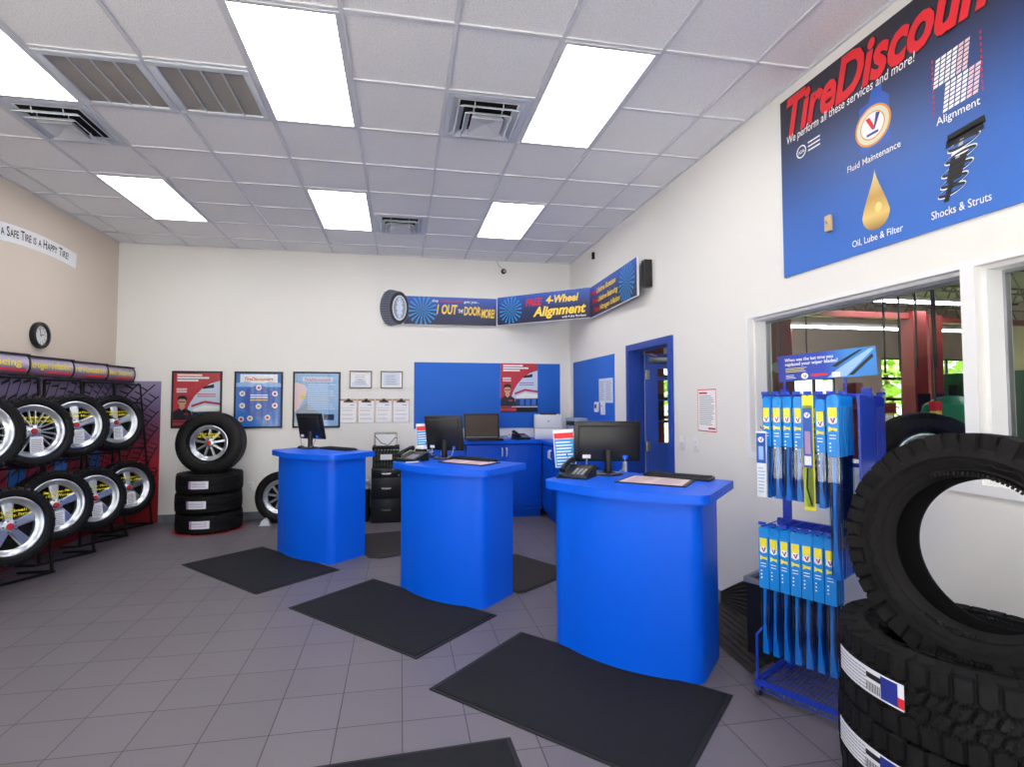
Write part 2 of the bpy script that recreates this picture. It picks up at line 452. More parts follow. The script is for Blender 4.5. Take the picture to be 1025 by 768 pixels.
for ci in (1, 4, 7):
    for k in (9, 13): troffer(ci, k, 'ceiling light panel over the street side of the showroom')
def diffuser(ci, k, label):
    x0, y0 = gx[ci], -.4393-T*(k+1)
    t = thing('air_diffuser', label, 'air vent', (x0+T/2, y0+T/2, H), 0, 'square ceiling air diffusers')
    def sq(b, r0, z0, r1, z1, m=0):
        p = [(-1, -1), (1, -1), (1, 1), (-1, 1)]
        b.add([(r0*x, r0*y, z0) for x, y in p]+[(r1*x, r1*y, z1) for x, y in p], [(i, (i+1) % 4, 4+(i+1) % 4, 4+i) for i in range(4)], m)
    b = B(); sq(b, .29, -.009, .25, -.009); sq(b, .25, -.009, .215, .003); sq(b, .29, -.009, .29, .003)
    b.out('frame', 'duct_grey', t, 0)
    b = B(); b.lathe([(.19, .002), (.15, .0035)], 32); b.box(-.20, .20, -.20, .20, .0025, .0035, 0); b.out('duct_opening', 'void', t, 0)
    for r0, r1, z in ((.215, .17, -.045), (.165, .12, -.062)):
        b = B(); sq(b, r0, z-.0, r1, z+.035); sq(b, r0, z, r0-.004, z-.004); b.out('louver_ring', 'duct_grey', t, 0)
    b = B(); r0 = .115
    b.add([(-r0, -r0, -.07), (r0, -r0, -.07), (r0, r0, -.07), (-r0, r0, -.07), (0, 0, -.045)], [(0, 4, 1), (1, 4, 2), (2, 4, 3), (3, 4, 0)])
    sq(b, r0, -.07, r0-.01, -.035); b.out('center_pyramid', 'vent_grey', t, 0)
    b = B()
    for sx in (-1, 1):
        for sy in (-1, 1): b.tube([(sx*.1, sy*.12, -.055), (sx*.1, sy*.14, -.0)], .004, 6); b.tube([(sx*.1, sy*.18, -.04), (sx*.1, sy*.2, -.0)], .004, 6)
    b.out('bracket', 'duct_grey', t)
diffuser(1, 4, 'square ceiling air diffuser at the far left by the return grilles')
diffuser(6, 5, 'large looking square air diffuser in the middle of the ceiling')
diffuser(5, 1, 'farthest square air diffuser, between the two far lights')
for ci, lb in ((2, 'ceiling return grille next to the corner light panel'), (3, 'ceiling return grille beside the long light panel at the top edge')):
    x0, y0 = gx[ci], -.4393-T*6
    t = thing('return_grille', lb, 'air vent', (x0, y0, H), 0, 'ceiling return grilles')
    b = B(); b.box(.012, T-.012, .012, .055, -.016, .003, bev=.003); b.box(.012, T-.012, T-.055, T-.012, -.016, .003, bev=.003)
    b.box(.012, .055, .055, T-.055, -.016, .003, bev=.003); b.box(T-.055, T-.012, .055, T-.055, -.016, .003, bev=.003)
    b.out('frame', 'duct_grey', t)
    B().box(.055, T-.055, .055, T-.055, -.003, .003).out('filter', 'filter_grey', t)
    for i in range(1, 4): B().box(.055+i*.125-.004, .055+i*.125+.004, .055, T-.055, -.014, -.003).out('rail', 'vent_grey', t)

# security camera at the back wall
t = thing('security_camera', 'small black dome camera hanging under the ceiling at the back wall', 'camera', (5.07, -.06, 3.46))
B().ball((0, 0, 0), .04, n=10).out('housing', 'black_plastic', t)
B().tube([(0, .06, .0), (0, .02, .02)], .012).out('mount', 'black_plastic', t)
B().tube([(0, .03, .03), (-.06, .04, .09), (-.1, .05, .17)], .004, 6).out('wire', 'grey_ink', t)
B().cyl((0, -.045, -.005), .016, .01, 'y').out('lens', 'steel', t)
t = thing('wall_sensor', 'small dark sensor high on the right wall near the back corner', 'sensor', (W, -1.024, 3.43))
B().box(-.035, 0, -.02, .02, 0, .09, bev=.006).out('housing', 'black_matte', t)
B().cyl((-.04, 0, .03), .008, .008, 'x').out('lens', 'steel', t)

# ------------------------------------------------------------------ counters and what stands on them
def outline(w, depth, sag, rad, grow=0., n=14):
    """footprint of a service desk: bowed front at -y, rounded front corners; origin at the apex of the front"""
    hw = w/2+grow; pts = []
    R = (hw*hw+sag*sag)/(2*sag)
    a1 = math.asin(min(.999, (hw-rad)/R))
    ends = R-R*cos(a1)-grow
    pts.append((-hw, depth+grow*.0)); 
    # left front corner
    ya = ends+rad*.75
    for i in range(5):
        a = i/4*pi/2; pts.append((-hw+rad-rad*cos(a), ya-(ya-ends)*sin(a)))
    for i in range(1, n):
        a = -a1+2*a1*i/n; pts.append((R*sin(a), R-R*cos(a)-grow))
    for i in range(5):
        a = i/4*pi/2; pts.append((hw-rad+rad*sin(a), ends+(ya-ends)*(1-cos(a))))
    pts.append((hw, depth))
    return pts
def counter(uc, n0, w, label, td=.68):
    loc = ((uc-n0)/sqrt(2), (-uc-n0)/sqrt(2), 0)
    t = thing('service_counter', label, 'counter', loc, -45, 'blue service counters')
    B().prism(outline(w, .50, .12, .12), 0.0, 1.0).out('body', 'blue_paint', t, 50)
    o = outline(w, td, .13, .11, .055)
    b = B(); b.prism(o, 1.0, 1.052); b.out('countertop', 'blue_paint', t, 40)
    return t
counter(3.18, -.46, .93, 'blue bow-fronted service counter farthest from the camera, by the wall posters', .57)
counter(5.03, -.41, .90, 'blue bow-fronted service counter in the middle of the three', .62)
counter(6.63, -.245, .93, 'blue bow-fronted service counter nearest the camera, by the wiper rack', .735)
CT = 1.053
def monitor(loc, rz, w, h, tilt, neck, label, port=True):
    """back of the screen faces local -y"""
    t = thing('computer_monitor', label, 'monitor', loc, rz, 'computer monitors on the service counters')
    X = Matrix.Translation((0, .02, neck)) @ Matrix.Rotation(radians(tilt), 4, 'X')
    b = B(); b.box(-w/2, w/2, 0, .022, 0, h, X=X, bev=.006); b.box(-w/2+.03, w/2-.03, -.02, .002, .02, h-.03, X=X, bev=.009)
    b.out('housing', 'black_plastic', t)
    B().box(-w/2+.012, w/2-.012, .0215, .0235, .014, h-.014, X=X).out('screen', 'screen_brown', t)
    b = B(); b.tube([(0, 0, .01), (0, -.01, neck*.6), (0, -.012, neck+h*.3)], [.034, .026, .028], 12); b.out('neck', 'black_plastic', t)
    B().lathe([(0, .018), (.05, .016), (.10, .006), (.11, 0), (0, 0)], 28).out('foot', 'black_plastic', t)
    b = B(); b.tube([(-w*.32, -.01, neck+.03), (-w*.33, -.03, neck-.02), (-w*.25, -.04, .012), (-.03, -.07, .008)], .004, 6)
    b.tube([(w*.25, -.01, neck+.03), (w*.24, -.04, neck-.03), (w*.12, -.05, .01), (.0, -.09, .008)], .004, 6)
    b.out('cable', 'grey_ink', t)
    B().box(w*.22, w*.30, -.024, -.018, .02, .05, X=X, bev=.003).out('video_plug', 'blue_paint', t)
    B().box(-w*.38, -w*.26, -.0215, -.0195, .03, .055, X=X).out('rating_label', 'label_white', t)
    return t
monitor((2.64, -1.43, CT), -36, .37, .29, 14, .10, 'black computer monitor on the farthest blue counter')
monitor((4.00, -2.72, CT), -27, .36, .325, 14, .07, 'black square-ish computer monitor on the middle blue counter')
monitor((5.06, -3.93, CT), -10, .475, .29, 6, .085, 'wide black computer monitor on the nearest blue counter')
def keyboard(loc, rz, label):
    t = thing('keyboard', label, 'keyboard', loc, rz, 'computer keyboards')
    B().box(-.22, .22, -.075, .075, 0, .018, bev=.005).out('base', 'black_plastic', t)
    b = B()
    for r_ in range(5):
        for c_ in range(15): b.box(-.208+c_*.0278, -.184+c_*.0278, -.065+r_*.026, -.043+r_*.026, .018, .023)
    b.out('keys', 'black_matte', t)
keyboard((2.95, -1.64, CT), -45, 'black keyboard right of the monitor on the farthest counter')
keyboard((4.235, -2.92, CT), -45, 'black keyboard beside the monitor on the middle counter')
keyboard((5.46, -4.185, CT), -45, 'black keyboard right of the monitor on the nearest counter')
def phone(loc, rz, label):
    t = thing('desk_phone', label, 'telephone', loc, rz, 'desk telephones')
    b = B(); b.add([(-.1, -.1, 0), (.1, -.1, 0), (.1, .1, 0), (-.1, .1, 0), (-.1, -.1, .025), (.1, -.1, .025), (.1, .1, .075), (-.1, .1, .075)],
                   [(0, 3, 2, 1), (4, 5, 6, 7), (0, 1, 5, 4), (1, 2, 6, 5), (2, 3, 7, 6), (3, 0, 4, 7)])
    b.out('base', 'black_plastic', t)
    b = B(); b.tube([(-.072, -.095, .05), (-.072, -.06, .075), (-.072, .06, .105), (-.072, .095, .10)], [.022, .017, .017, .024], 10); b.out('handset', 'black_plastic', t)
    b = B()
    X = Matrix.Translation((0, 0, .05)) @ Matrix.Rotation(math.atan2(.05, .2), 4, 'X')
    for i in range(4):
        for j in range(3): b.box(-.01+j*.03, .01+j*.03, -.08+i*.026, -.062+i*.026, 0, .005, X=X)
    b.box(-.02, .08, .03, .075, 0, .003, 1, X=X); b.out('keypad', ['grey_ink', 'screen_brown'], t)
    b = B(); pts = [(-.09+.008*cos(i*1.3), -.10-.0035*i+.0, .012+.008*sin(i*1.3)) for i in range(18)]
    b.tube(pts, .003, 5); b.out('coiled_cord', 'black_matte', t)
    return t
phone((4.80, -4.03, CT), -40, 'black desk phone on the left end of the nearest counter')
phone((3.71, -2.86, CT), -40, 'black desk phone on the left end of the middle counter')
# white card box standing beside the phone
t = thing('small_box', 'small white paper box on the middle counter behind the phone', 'box', (3.79, -2.71, CT), -45)
B().box(-.05, .05, -.025, .025, 0, .09, bev=.003).out('box_body', 'black_plastic', t); B().box(-.045, .045, -.02, .02, .09, .115).out('paper_stack', 'paper', t)
t = thing('pen', 'white pen lying on the left corner of the middle counter', 'pen', (3.71, -3.00, CT+.006), 20)
B().cyl((-.06, 0, 0), .006, .11, 'x', 8).out('barrel', 'white_trim', t); B().cyl((.05, 0, 0), .004, .02, 'x', 8).out('tip', 'grey_ink', t)
def placard(loc, rz, label):
    t = thing('counter_placard', label, 'sign', loc, rz, 'blue price placards on the counters')
    X = Matrix.Translation((-.045, 0, .045)) @ Matrix.Rotation(radians(-4), 4, 'Y') @ Matrix.Rotation(radians(-8), 4, 'X')
    b = B(); b.box(-.075, .075, 0, .003, .0, .27, X=X); b.out('board', 'paper', t)
    b = B(); b.add([tuple(X @ Vector(p)) for p in [(-.07, -.001, .005), (.07, -.001, .005), (.07, -.001, .20), (-.07, -.001, .20)]], [(0, 1, 2, 3)], 0)
    b.add([tuple(X @ Vector(p)) for p in [(-.07, -.001, .205), (.07, -.001, .205), (.07, -.001, .245), (-.07, -.001, .245)]], [(0, 1, 2, 3)], 1)
    for i in range(8):
        z = .02+i*.022; e = .06-random.random()*.03
        b.add([tuple(X @ Vector(p)) for p in [(-.06, -.002, z), (e, -.002, z), (e, -.002, z+.007), (-.06, -.002, z+.007)]], [(0, 1, 2, 3)], 2)
    b.out('print', ['ray_blue', 'red_ink', 'white_ink'], t)
    b = B(); b.box(-.03, .03, .005, .06, 0, .006); b.tube([(0, .035, .006), (-.02, .012, .08), (-.04, .012, .14)], .005, 6); b.out('stand', 'black_plastic', t)
placard((4.82, -3.86, CT), -16, 'blue and white price placard behind the left side of the nearest monitor')
placard((3.87, -2.63, CT), -16, 'blue and white price placard behind the left side of the middle monitor')
def deskpad(pts, label):
    c = sum((Vector((*p, 0)) for p in pts), Vector())/4
    t = thing('document_pad', label, 'desk pad', (c.x, c.y, CT), 0, 'printed document pads on the counters')
    q = [Vector((p[0]-c.x, p[1]-c.y, 0)) for p in pts]
    B().prism([(v.x, v.y) for v in q], 0, .006).out('pad', 'black_plastic', t)
    B().prism([(v.x*.88, v.y*.88) for v in q], .006, .008).out('sheet', 'paper_pink', t)
    b = B(); ex = (q[1]-q[0]); ey = (q[3]-q[0])
    for i in range(9):
        for j in range(2):
            o = q[0]+ex*(.10+j*.42)+ey*(.12+i*.085); e1 = ex*(.36-random.random()*.1); e2 = ey*.022
            b.add([(*(o+v).xy, .0088) for v in (Vector(), e1, e1+e2, e2)], [(0, 1, 2, 3)])
    b.out('printed_lines', 'grey_ink', t)
deskpad([(4.95, -4.30), (5.29, -4.57), (5.49, -4.34), (5.19, -4.05)], 'document pad with a printed sheet on the nearest counter')
deskpad([(3.92, -3.00), (4.25, -3.33), (4.43, -3.15), (4.08, -2.80)], 'document pad with a printed sheet on the middle counter')
# cable tangles
t = B()
for k in range(5):
    P = [(4.93+.03*k+.02*sin(i*1.7+k), -3.80+.012*k-.03*cos(i*1.1+k*2), CT+.006+.022*abs(sin(i*.9+k))) for i in range(10)]
    t.tube(P, .004, 6)
tag(t.out('cable_bundle', 'black_plastic'), 'tangle of black cables on the nearest counter between phone and monitor', 'cables')
t = B()
for k in range(3):
    P = [(3.84+.03*k+.02*sin(i*1.7+k), -2.66-.03*k-.02*cos(i*1.1+k*2), CT+.006+.02*abs(sin(i*.9+k))) for i in range(8)]
    t.tube(P, .0035, 6)
tag(t.out('cable_bundle', 'black_plastic'), 'loose black cables on the middle counter beside the monitor foot', 'cables')
t = thing('computer_mouse', 'black computer mouse on the farthest counter left of the monitor', 'mouse', (2.53, -1.40, CT), -45)
B().ball((0, 0, .010), .03, n=8, sq=(.9, 1.4, .7)).out('shell', 'black_plastic', t)
B().tube([(0, .04, .01), (.06, .1, .006), (.12, .05, .006)], .003, 6).out('cord', 'black_plastic', t)

# ------------------------------------------------------------------ floor mats
def floormat(pts, label, m, e):
    c = sum((Vector((*p, 0)) for p in pts), Vector())/len(pts)
    t = thing('floor_mat', label, 'mat', (c.x, c.y, 0), 0, 'floor mats around the counters')
    q = [(p[0]-c.x, p[1]-c.y) for p in pts]
    B().prism(q, .0005, .006).out('rubber_border', e, t)
    s = 1-.03/max(.3, min(math.hypot(*a) for a in q))
    B().prism([(a[0]*s, a[1]*s) for a in q], .006, .010).out('carpet', m, t)
def para(a, b_, d): return [a, (a[0]+d[0]-b_[0], a[1]+d[1]-b_[1]), d, b_]
floormat([(1.55, -1.93), (2.46, -2.88), (3.06, -2.36), (2.15, -1.41)], 'black carpet mat in front of the farthest counter', 'mat_black', 'mat_edge')
floormat([(2.78, -3.22), (3.71, -4.19), (4.31, -3.64), (3.38, -2.67)], 'black carpet mat in front of the middle counter', 'mat_black', 'mat_edge')
floormat([(3.77, -4.54), (4.71, -5.49), (5.36, -4.89), (4.42, -3.94)], 'large black carpet mat in front of the nearest counter', 'mat_black', 'mat_edge')
floormat([(2.95, -5.08), (4.12, -5.02), (4.16, -5.90), (2.99, -5.96)], 'black carpet mat cut off by the bottom edge of the photo', 'mat_black', 'mat_edge')
floormat([(2.95, -1.10), (3.30, -2.02), (3.42, -2.07), (3.66, -1.98), (3.80, -.95)], 'brown rubber mat behind the farthest counter', 'mat_brown', 'mat_edge')
floormat([(4.10, -2.55), (4.56, -3.24), (4.62, -3.23), (5.20, -2.80), (4.78, -2.16)], 'dark grey mat behind the middle counter', 'mat_brown', 'mat_edge')
# ribbed mat pushed up against the right wall
b = B(); ns, nt_ = 26, 16
A0, A1 = Vector((5.66, -3.95, 0)), Vector((5.60, -4.72, 0)); D = Vector((.87, .50, 0))
def ribpt(u, v, k):
    p = A0.lerp(A1, u); s_ = v*1.05; q = p+D*s_
    lim = W-.02
    if q.x > lim:
        run = (q.x-lim)/D.x; h_ = run; q = p+D*(s_-run); z = h_*(.15+.85*u)
        q.x = lim-.0; z += .006
    else: z = .006
    return (q.x+(k if q.x > lim-.01 else 0)*-1, q.y, z+(k if q.x <= lim-.01 else 0))
vs = []; 
for i in range(ns+1):
    for j in range(nt_*2+1):
        vs.append(ribpt(i/ns, j/(nt_*2), .006*(j % 2)))
K = nt_*2+1
fs = [(i*K+j, (i+1)*K+j, (i+1)*K+j+1, i*K+j+1) for i in range(ns) for j in range(K-1)]
b.add(vs, fs)
tag(b.out('ribbed_mat', 'mat_ribbed', None, 0), 'ribbed brown-black rubber mat curling up the right wall beside the rack', 'mat')

# ------------------------------------------------------------------ back cabinets
def cabinet(name, loc, rz, w, d, h, doors, label, right_only=False):
    t = thing(name, label, 'cabinet', loc, rz)
    b = B(); b.box(0, w, -d+.02, -.002, .10, h); b.box(0, w, -d+.08, -.002, 0, .10); b.out('carcass', 'blue_cab', t)
    for i in range(doors):
        dw = w/doors
        dr = B().box(i*dw+.004, (i+1)*dw-.004, -d, -d+.0195, .16, h-.02, bev=.002).out('door', 'blue_cab', t)
        hx = (i+1)*dw-.03 if i % 2 == 0 else i*dw+.03
        B().tube([(hx, -d, h-.17), (hx, -d-.028, h-.16), (hx, -d-.028, h-.07), (hx, -d, h-.06)], .008, 8).out('handle', 'printer_white', dr)
    return t
CX0 = 3.86; CXR = 5.50
cabinet('base_cabinet', (CX0+.02, -.014, 0), 0, .58, .52, 1.0, 2, 'blue two-door base cabinet on the back wall, its left half behind the middle counter')
cabinet('base_cabinet', (CX0+.605, -.014, 0), 0, 1.035, .52, 1.0, 2, 'blue two-door base cabinet on the back wall under the black all-in-one computer')
cabinet('base_cabinet', (W-.014, -.545, 0), -90, 1.32, .575, 1.0, 3, 'blue base cabinet along the right wall under the printer side of the worktop')
w = B(); w.prism([(CX0, -.003), (CX0, -.57), (CXR, -.57), (CXR, -1.88), (W-.003, -1.88), (W-.003, -.003)], 1.002, 1.042)
tag(w.out('worktop', 'blue_paint'), 'L-shaped blue worktop on the back cabinets', 'worktop')
# all-in-one computer
t = thing('laptop_computer', 'black laptop with dark open screen on the back worktop', 'laptop', (4.71, -.36, 1.043), 3)
X = Matrix.Rotation(radians(-9), 4, 'X')
B().box(-.245, .245, -.24, .0, 0, .022, bev=.005).out('keyboard_base', 'black_plastic', t)
b = B(); b.box(-.25, .25, -.0, .02, .02, .36, X=X, bev=.006); b.out('lid', 'black_plastic', t)
B().box(-.222, .222, -.0025, -.0005, .055, .335, X=X).out('screen', 'screen_brown', t)
b = B(); b.rect(-.22, .22, .032, .040, 0); o = b.out('speaker_strip', 'steel', t); o.matrix_local = X @ Matrix.Translation((0, -.003, 0))
# printer
t = thing('laser_printer', 'white laser printer on the back worktop in the corner', 'printer', (5.66, -.28, 1.043), -12)
b = B(); b.box(-.19, .19, -.2, .2, 0, .15, bev=.012); b.box(-.19, .19, -.18, .2, .152, .34, bev=.018); b.out('housing', 'printer_white', t)
B().box(-.11, .11, -.17, .10, .335, .362, bev=.006).out('output_tray', 'black_plastic', t)
B().box(-.17, .17, -.205, -.197, .02, .13, bev=.004).out('paper_drawer', 'printer_white', t)
B().disc(0, .25, .012, y=-.182).out('badge', 'grey_ink', t)
t = thing('side_printer', 'blue-grey machine half hidden behind the white printer', 'printer', (5.94, -.64, 1.043), -80)
B().box(-.17, .17, -.12, .12, 0, .10, bev=.01).box(-.16, .16, -.06, .12, .10, .30, bev=.02).out('housing', 'printer_grey', t)
B().box(-.12, .12, -.07, -.058, .20, .26, bev=.004).out('control_panel', 'black_plastic', t)
phone((5.25, -.38, 1.043), 12, 'black desk phone on the back worktop beside the white printer')
t = thing('power_adapter', 'small grey adapter on the worktop beside the laptop', 'adapter', (5.03, -.30, 1.043), 20)
B().box(-.04, .04, -.03, .03, 0, .05, bev=.006).out('brick', 'printer_grey', t); B().tube([(.04, 0, .03), (.1, .03, .06), (.14, .05, .01)], .004, 6).out('cord', 'black_plastic', t)
# pin boards
t = thing('pin_board', 'large blue pin board on the back wall above the worktop', 'board', (3.79, 0, 1.18))
B().box(0, 2.14, -.012, -.001, 0, .94, bev=.002).out('board', 'blue_board', t); B().box(0, 2.14, -.02, -.001, .941, .962).box(-.016, -.001, -.02, -.001, 0, .962).out('edge_strip', 'white_trim', t)
t = thing('pin_board', 'blue pin board on the right wall beside the door', 'board', (W, -.17, 1.18), -90)
B().box(0, 1.48, -.012, 0, 0, .95, bev=.002).out('board', 'blue_board', t)
for i in range(2):
    t = thing('notice_sheet', ('left', 'right')[i]+' one of the two white sheets pinned on the board by the door', 'notice', (W-.012, -1.18-i*.225, 1.55), -90, 'paper notices by the door')
    B().box(0, .215, -.002, 0, 0, .30).out('sheet', 'paper_blue', t); B().lines(.02, .19, .03, .27, 10, y=-.003).out('printed_lines', 'grey_ink', t)
t = thing('thermostat', 'white square thermostat on the blue board by the door', 'thermostat', (W-.012, -1.07, 1.43), -90)
B().box(0, .12, -.03, 0, 0, .13, bev=.012).out('housing', 'white_trim', t); B().rect(.025, .095, .05, .10, -.031).out('display', 'screen_brown', t)
t = thing('alarm_keypad', 'white upright keypad beside the thermostat', 'keypad', (W-.012, -1.28, 1.40), -90)
B().box(0, .11, -.03, 0, 0, .16, bev=.01).out('housing', 'white_trim', t); B().disc(.055, .11, .012, y=-.031).out('button', 'black_ink', t)
t = thing('notice_sheet', 'white notice with a red border on the right wall', 'notice', (W-.001, -3.405, 1.32), -90)
B().box(0, .265, -.003, 0, 0, .35).out('sheet', 'paper', t)
b = B(); 
for a in ((.0, .265, .342, .35), (0, .265, 0, .008), (0, .006, 0, .35), (.259, .265, 0, .35)): b.rect(*a, -.0035)
b.rect(.15, .25, .02, .035, -.0035); b.rect(.02, .14, .31, .325, -.0035); b.out('red_border', 'red_ink', t)
B().lines(.025, .24, .05, .30, 16, y=-.0035).out('printed_lines', 'grey_ink', t)
def plate(loc, rz, label, kind):
    t = thing('wall_plate', label, kind, loc, rz)
    B().box(-.04, .04, -.008, 0, 0, .12, bev=.003).out('cover', 'white_trim', t)
    b = B()
    if kind == 'outlet':
        for z in (.03, .075):
            b.box(-.016, .016, -.0095, -.008, z-.004, z+.022, 0, bev=.0007); b.rect(-.008, -.005, z+.004, z+.016, -.0098, 1); b.rect(.005, .008, z+.004, z+.016, -.0098, 1)
        b.out('socket', ['white_trim', 'black_ink'], t)
    else:
        for x in (-.018, .018): b.box(x-.004, x+.004, -.018, -.008, .05, .07, bev=.001)
        b.out('toggle', 'white_trim', t)
plate((W, -3.15, 1.14), -90, 'white switch plate on the right wall nearest the door', 'switch')
plate((W, -3.37, 1.14), -90, 'white plate on the right wall under the red-bordered notice', 'outlet')
plate((1.66, 0, .38), 0, 'white outlet on the back wall right of the tire stack', 'outlet')

# ------------------------------------------------------------------ filing cabinet and crate
t = thing('filing_cabinet', 'black three-drawer filing cabinet between the far and middle counters', 'filing cabinet', (3.24, -.06, 0))
B().box(0, .38, -.44, 0, .0, .70, bev=.004).out('body', 'black_plastic', t)
for z0, z1 in ((.585, .685), (.315, .575), (.03, .305)):
    d = B().box(.015, .365, -.458, -.441, z0, z1, bev=.005).out('drawer', 'black_plastic', t)
    zz = (z0+z1)/2+.0
    B().slab([(.14, zz-.012), (.24, zz-.012), (.255, zz+.008), (.125, zz+.008)], -.466, -.458).out('handle', 'chrome', d)
B().cyl((.35, -.466, .61), .008, .01, 'y').out('lock', 'chrome', t)
t = thing('file_crate', 'dark green plastic file crate with a white label on the filing cabinet', 'crate', (3.25, -.06, .702))
b = B(); w_, d_, h_ = .34, .36, .265
b.box(0, w_, -d_, 0, 0, .012); b.box(-.006, w_+.006, -d_-.006, -d_+.012, h_-.03, h_); b.box(-.006, w_+.006, -.012, .0, h_-.03, h_)
b.box(-.006, .012, -d_, 0, h_-.03, h_); b.box(w_-.012, w_+.006, -d_, 0, h_-.03, h_)
for i in range(9):
    x = .004+i*(w_-.014)/8; b.box(x, x+.012, -d_, -d_+.008, 0, h_-.03); b.box(x, x+.012, -.008, 0, 0, h_-.03)
    y = -d_+i*(d_-.012)/8; b.box(0, .008, y, y+.012, 0, h_-.03); b.box(w_-.008, w_, y, y+.012, 0, h_-.03)
for z in (.07, .14): b.box(0, w_, -d_, -d_+.008, z, z+.012)
b.box(.01, w_-.01, -d_+.014, -d_+.018, .01, .22, 1)
b.out('crate_body', ['black_matte', 'crate_green'], t)
B().box(.10, .25, -d_-.009, -d_-.006, .10, .17).out('paper_label', 'paper', t)
t = thing('wire_file_rack', 'black wire file holder with white papers on top of the green crate', 'file rack', (3.27, -.09, .968))
b = B()
for y in (-.28, -.02):
    b.tube([(0, y, 0), (.0, y, .17), (.29, y, .17), (.29, y, 0), (0, y, 0)], .004, 6)
for x in (0, .145, .29):
    b.tube([(x, -.28, .005), (x, -.02, .005)], .004, 6); b.tube([(x, -.28, .17), (x, -.02, .17)], .004, 6)
b.out('wire_frame', 'black_metal', t)
B().box(.015, .265, -.19, -.165, .006, .155).out('paper_stack', 'paper', t)
B().tube([(.0, -.285, .15), (.09, -.30, .05), (.18, -.30, .02), (.27, -.29, .12), (.30, -.29, .11)], .005, 6).out('cable', 'black_plastic', t)
t = thing('paper_box', 'low dark box topped with papers left of the filing cabinet', 'box', (3.0, -.05, 0))
B().box(0, .2, -.36, 0, 0, .42, bev=.004).out('box_body', 'black_matte', t)
B().box(.01, .21, -.35, -.05, .421, .46).box(.03, .19, -.34, -.08, .46, .50).out('paper_stack', 'printer_grey', t)

# ------------------------------------------------------------------ wall frames
def frame(loc, w, h, label, rz=0, t_=.022, m='black_frame'):
    t = thing('framed_poster', label, 'picture', loc, rz)
    b = B(); d = -.022
    b.box(0, w, d, -.001, 0, t_, bev=.002); b.box(0, w, d, -.001, h-t_, h, bev=.002); b.box(0, t_, d, -.001, t_, h-t_, bev=.002); b.box(w-t_, w, d, -.001, t_, h-t_, bev=.002)
    b.out('frame', m, t)
    return t
def red_poster(t, x0, z0, w, h, y, name='print'):
    b = B(); P = lambda u, v: (x0+u*w, z0+v*h)
    def pg(pts, m, k): b.flat([P(*p) for p in pts], y-.0004*k, m)
    pg([(0, 0), (1, 0), (1, 1), (0, 1)], 0, 0)
    pg([(.30, .33), (.36, .45), (.46, .58), (.60, .70), (.78, .80), (1, .86), (1, .1), (.30, .1)], 2, 1)   # pale sky of the shop photo
    pg([(.42, .33), (.66, .40), (1, .37), (1, .29), (.42, .26)], 3, 2)
    pg([(.38, .40), (.66, .48), (1, .44), (1, .40), (.66, .435), (.38, .355)], 0, 3)
    pg([(.40, .28), (1, .28), (1, .12), (.40, .12)], 5, 2)
    for u in (.52, .68, .84): pg([(u, .27), (u+.11, .27), (u+.11, .14), (u, .14)], 1, 3)
    pg([(.62, .74), (.86, .79), (.86, .72), (.62, .70)], 4, 4)
    pg([(.0, .10), (1, .10), (1, 0), (0, 0)], 4, 4)
    pg([(.0, .085), (.42, .085), (.42, .02), (0, .02)], 0, 5)
    # man in a dark polo shirt
    pg([(.0, .12), (.0, .27), (.10, .33), (.16, .345), (.28, .33), (.38, .28), (.42, .12)], 6, 6)
    pg([(.13, .34), (.13, .40), (.24, .40), (.24, .34), (.185, .30)], 7, 7)
    b.disc(*P(.185, .455), .088*w, .085*h*.8, y-.0032, 7)
    pg([(.09, .47), (.09, .54), (.14, .575), (.24, .575), (.285, .53), (.28, .47), (.25, .51), (.12, .51)], 4, 9)
    pg([(.11, .465), (.26, .465), (.26, .45), (.11, .45)], 4, 10)
    pg([(.22, .25), (.32, .25), (.32, .22), (.22, .22)], 0, 8)
    b.text('', 0, 0, .01) if 0 else None
    for i, (v, e) in enumerate(((.955, .60), (.905, .75), (.855, .52))): b.rect(*[P(.07, 0)[0], P(e, 0)[0]], P(0, v-.016)[1], P(0, v+.016)[1], y-.002, 3)
    for v in (.70, .67, .64): b.rect(P(.06, 0)[0], P(.28, 0)[0], P(0, v-.008)[1], P(0, v+.008)[1], y-.002, 3)
    for v in (.60, .56): b.rect(P(.50, 0)[0], P(.9, 0)[0], P(0, v-.008)[1], P(0, v+.008)[1], y-.002, 0)
    return b.out(name, ['poster_red', 'poster_blue', 'poster_pale', 'white_ink', 'black_ink', 'poster_navy', 'shirt_ink', 'skin_ink'], t, 0)
t = frame((.67, 0, 1.215), .61, .75, 'black framed red poster of a man in a dark shirt, above the tire stack')
red_poster(t, .022, .022, .566, .706, -.006); B().box(.02, .59, -.012, -.010, .02, .73).out('glazing', 'clear_glass', t, 0)
t = frame((1.43, 0, 1.21), .61, .755, 'black framed blue poster with small round pictures and a red headline')
b = B(); b.rect(.022, .588, .022, .733, -.006, 0); b.rect(.07, .54, .60, .72, -.0065, 1)
b.flat([(.022, .60), (.15, .62), (.3, .59), (.45, .62), (.588, .60), (.588, .55), (.022, .55)], -.0068, 2)
b.disc(.305, .36, .21, .21, -.007, 3, 36)
b.text('TireDiscounters', .305, .635, .045, .36, -.0075, 4, 'c', .02, .3)
for i, (x, z) in enumerate(((.305, .54), (.10, .46), (.51, .46), (.10, .30), (.51, .30), (.305, .29), (.09, .12), (.20, .13), (.42, .14))):
    b.disc(x, z, .036, y=-.008, m=1, n=18); b.disc(x, z, .02, y=-.0085, m=(4, 5)[i % 2], n=12)
for z, m_ in ((.44, 1), (.41, 1), (.375, 6)): b.rect(.20, .42, z-.007, z+.007, -.008, m_)
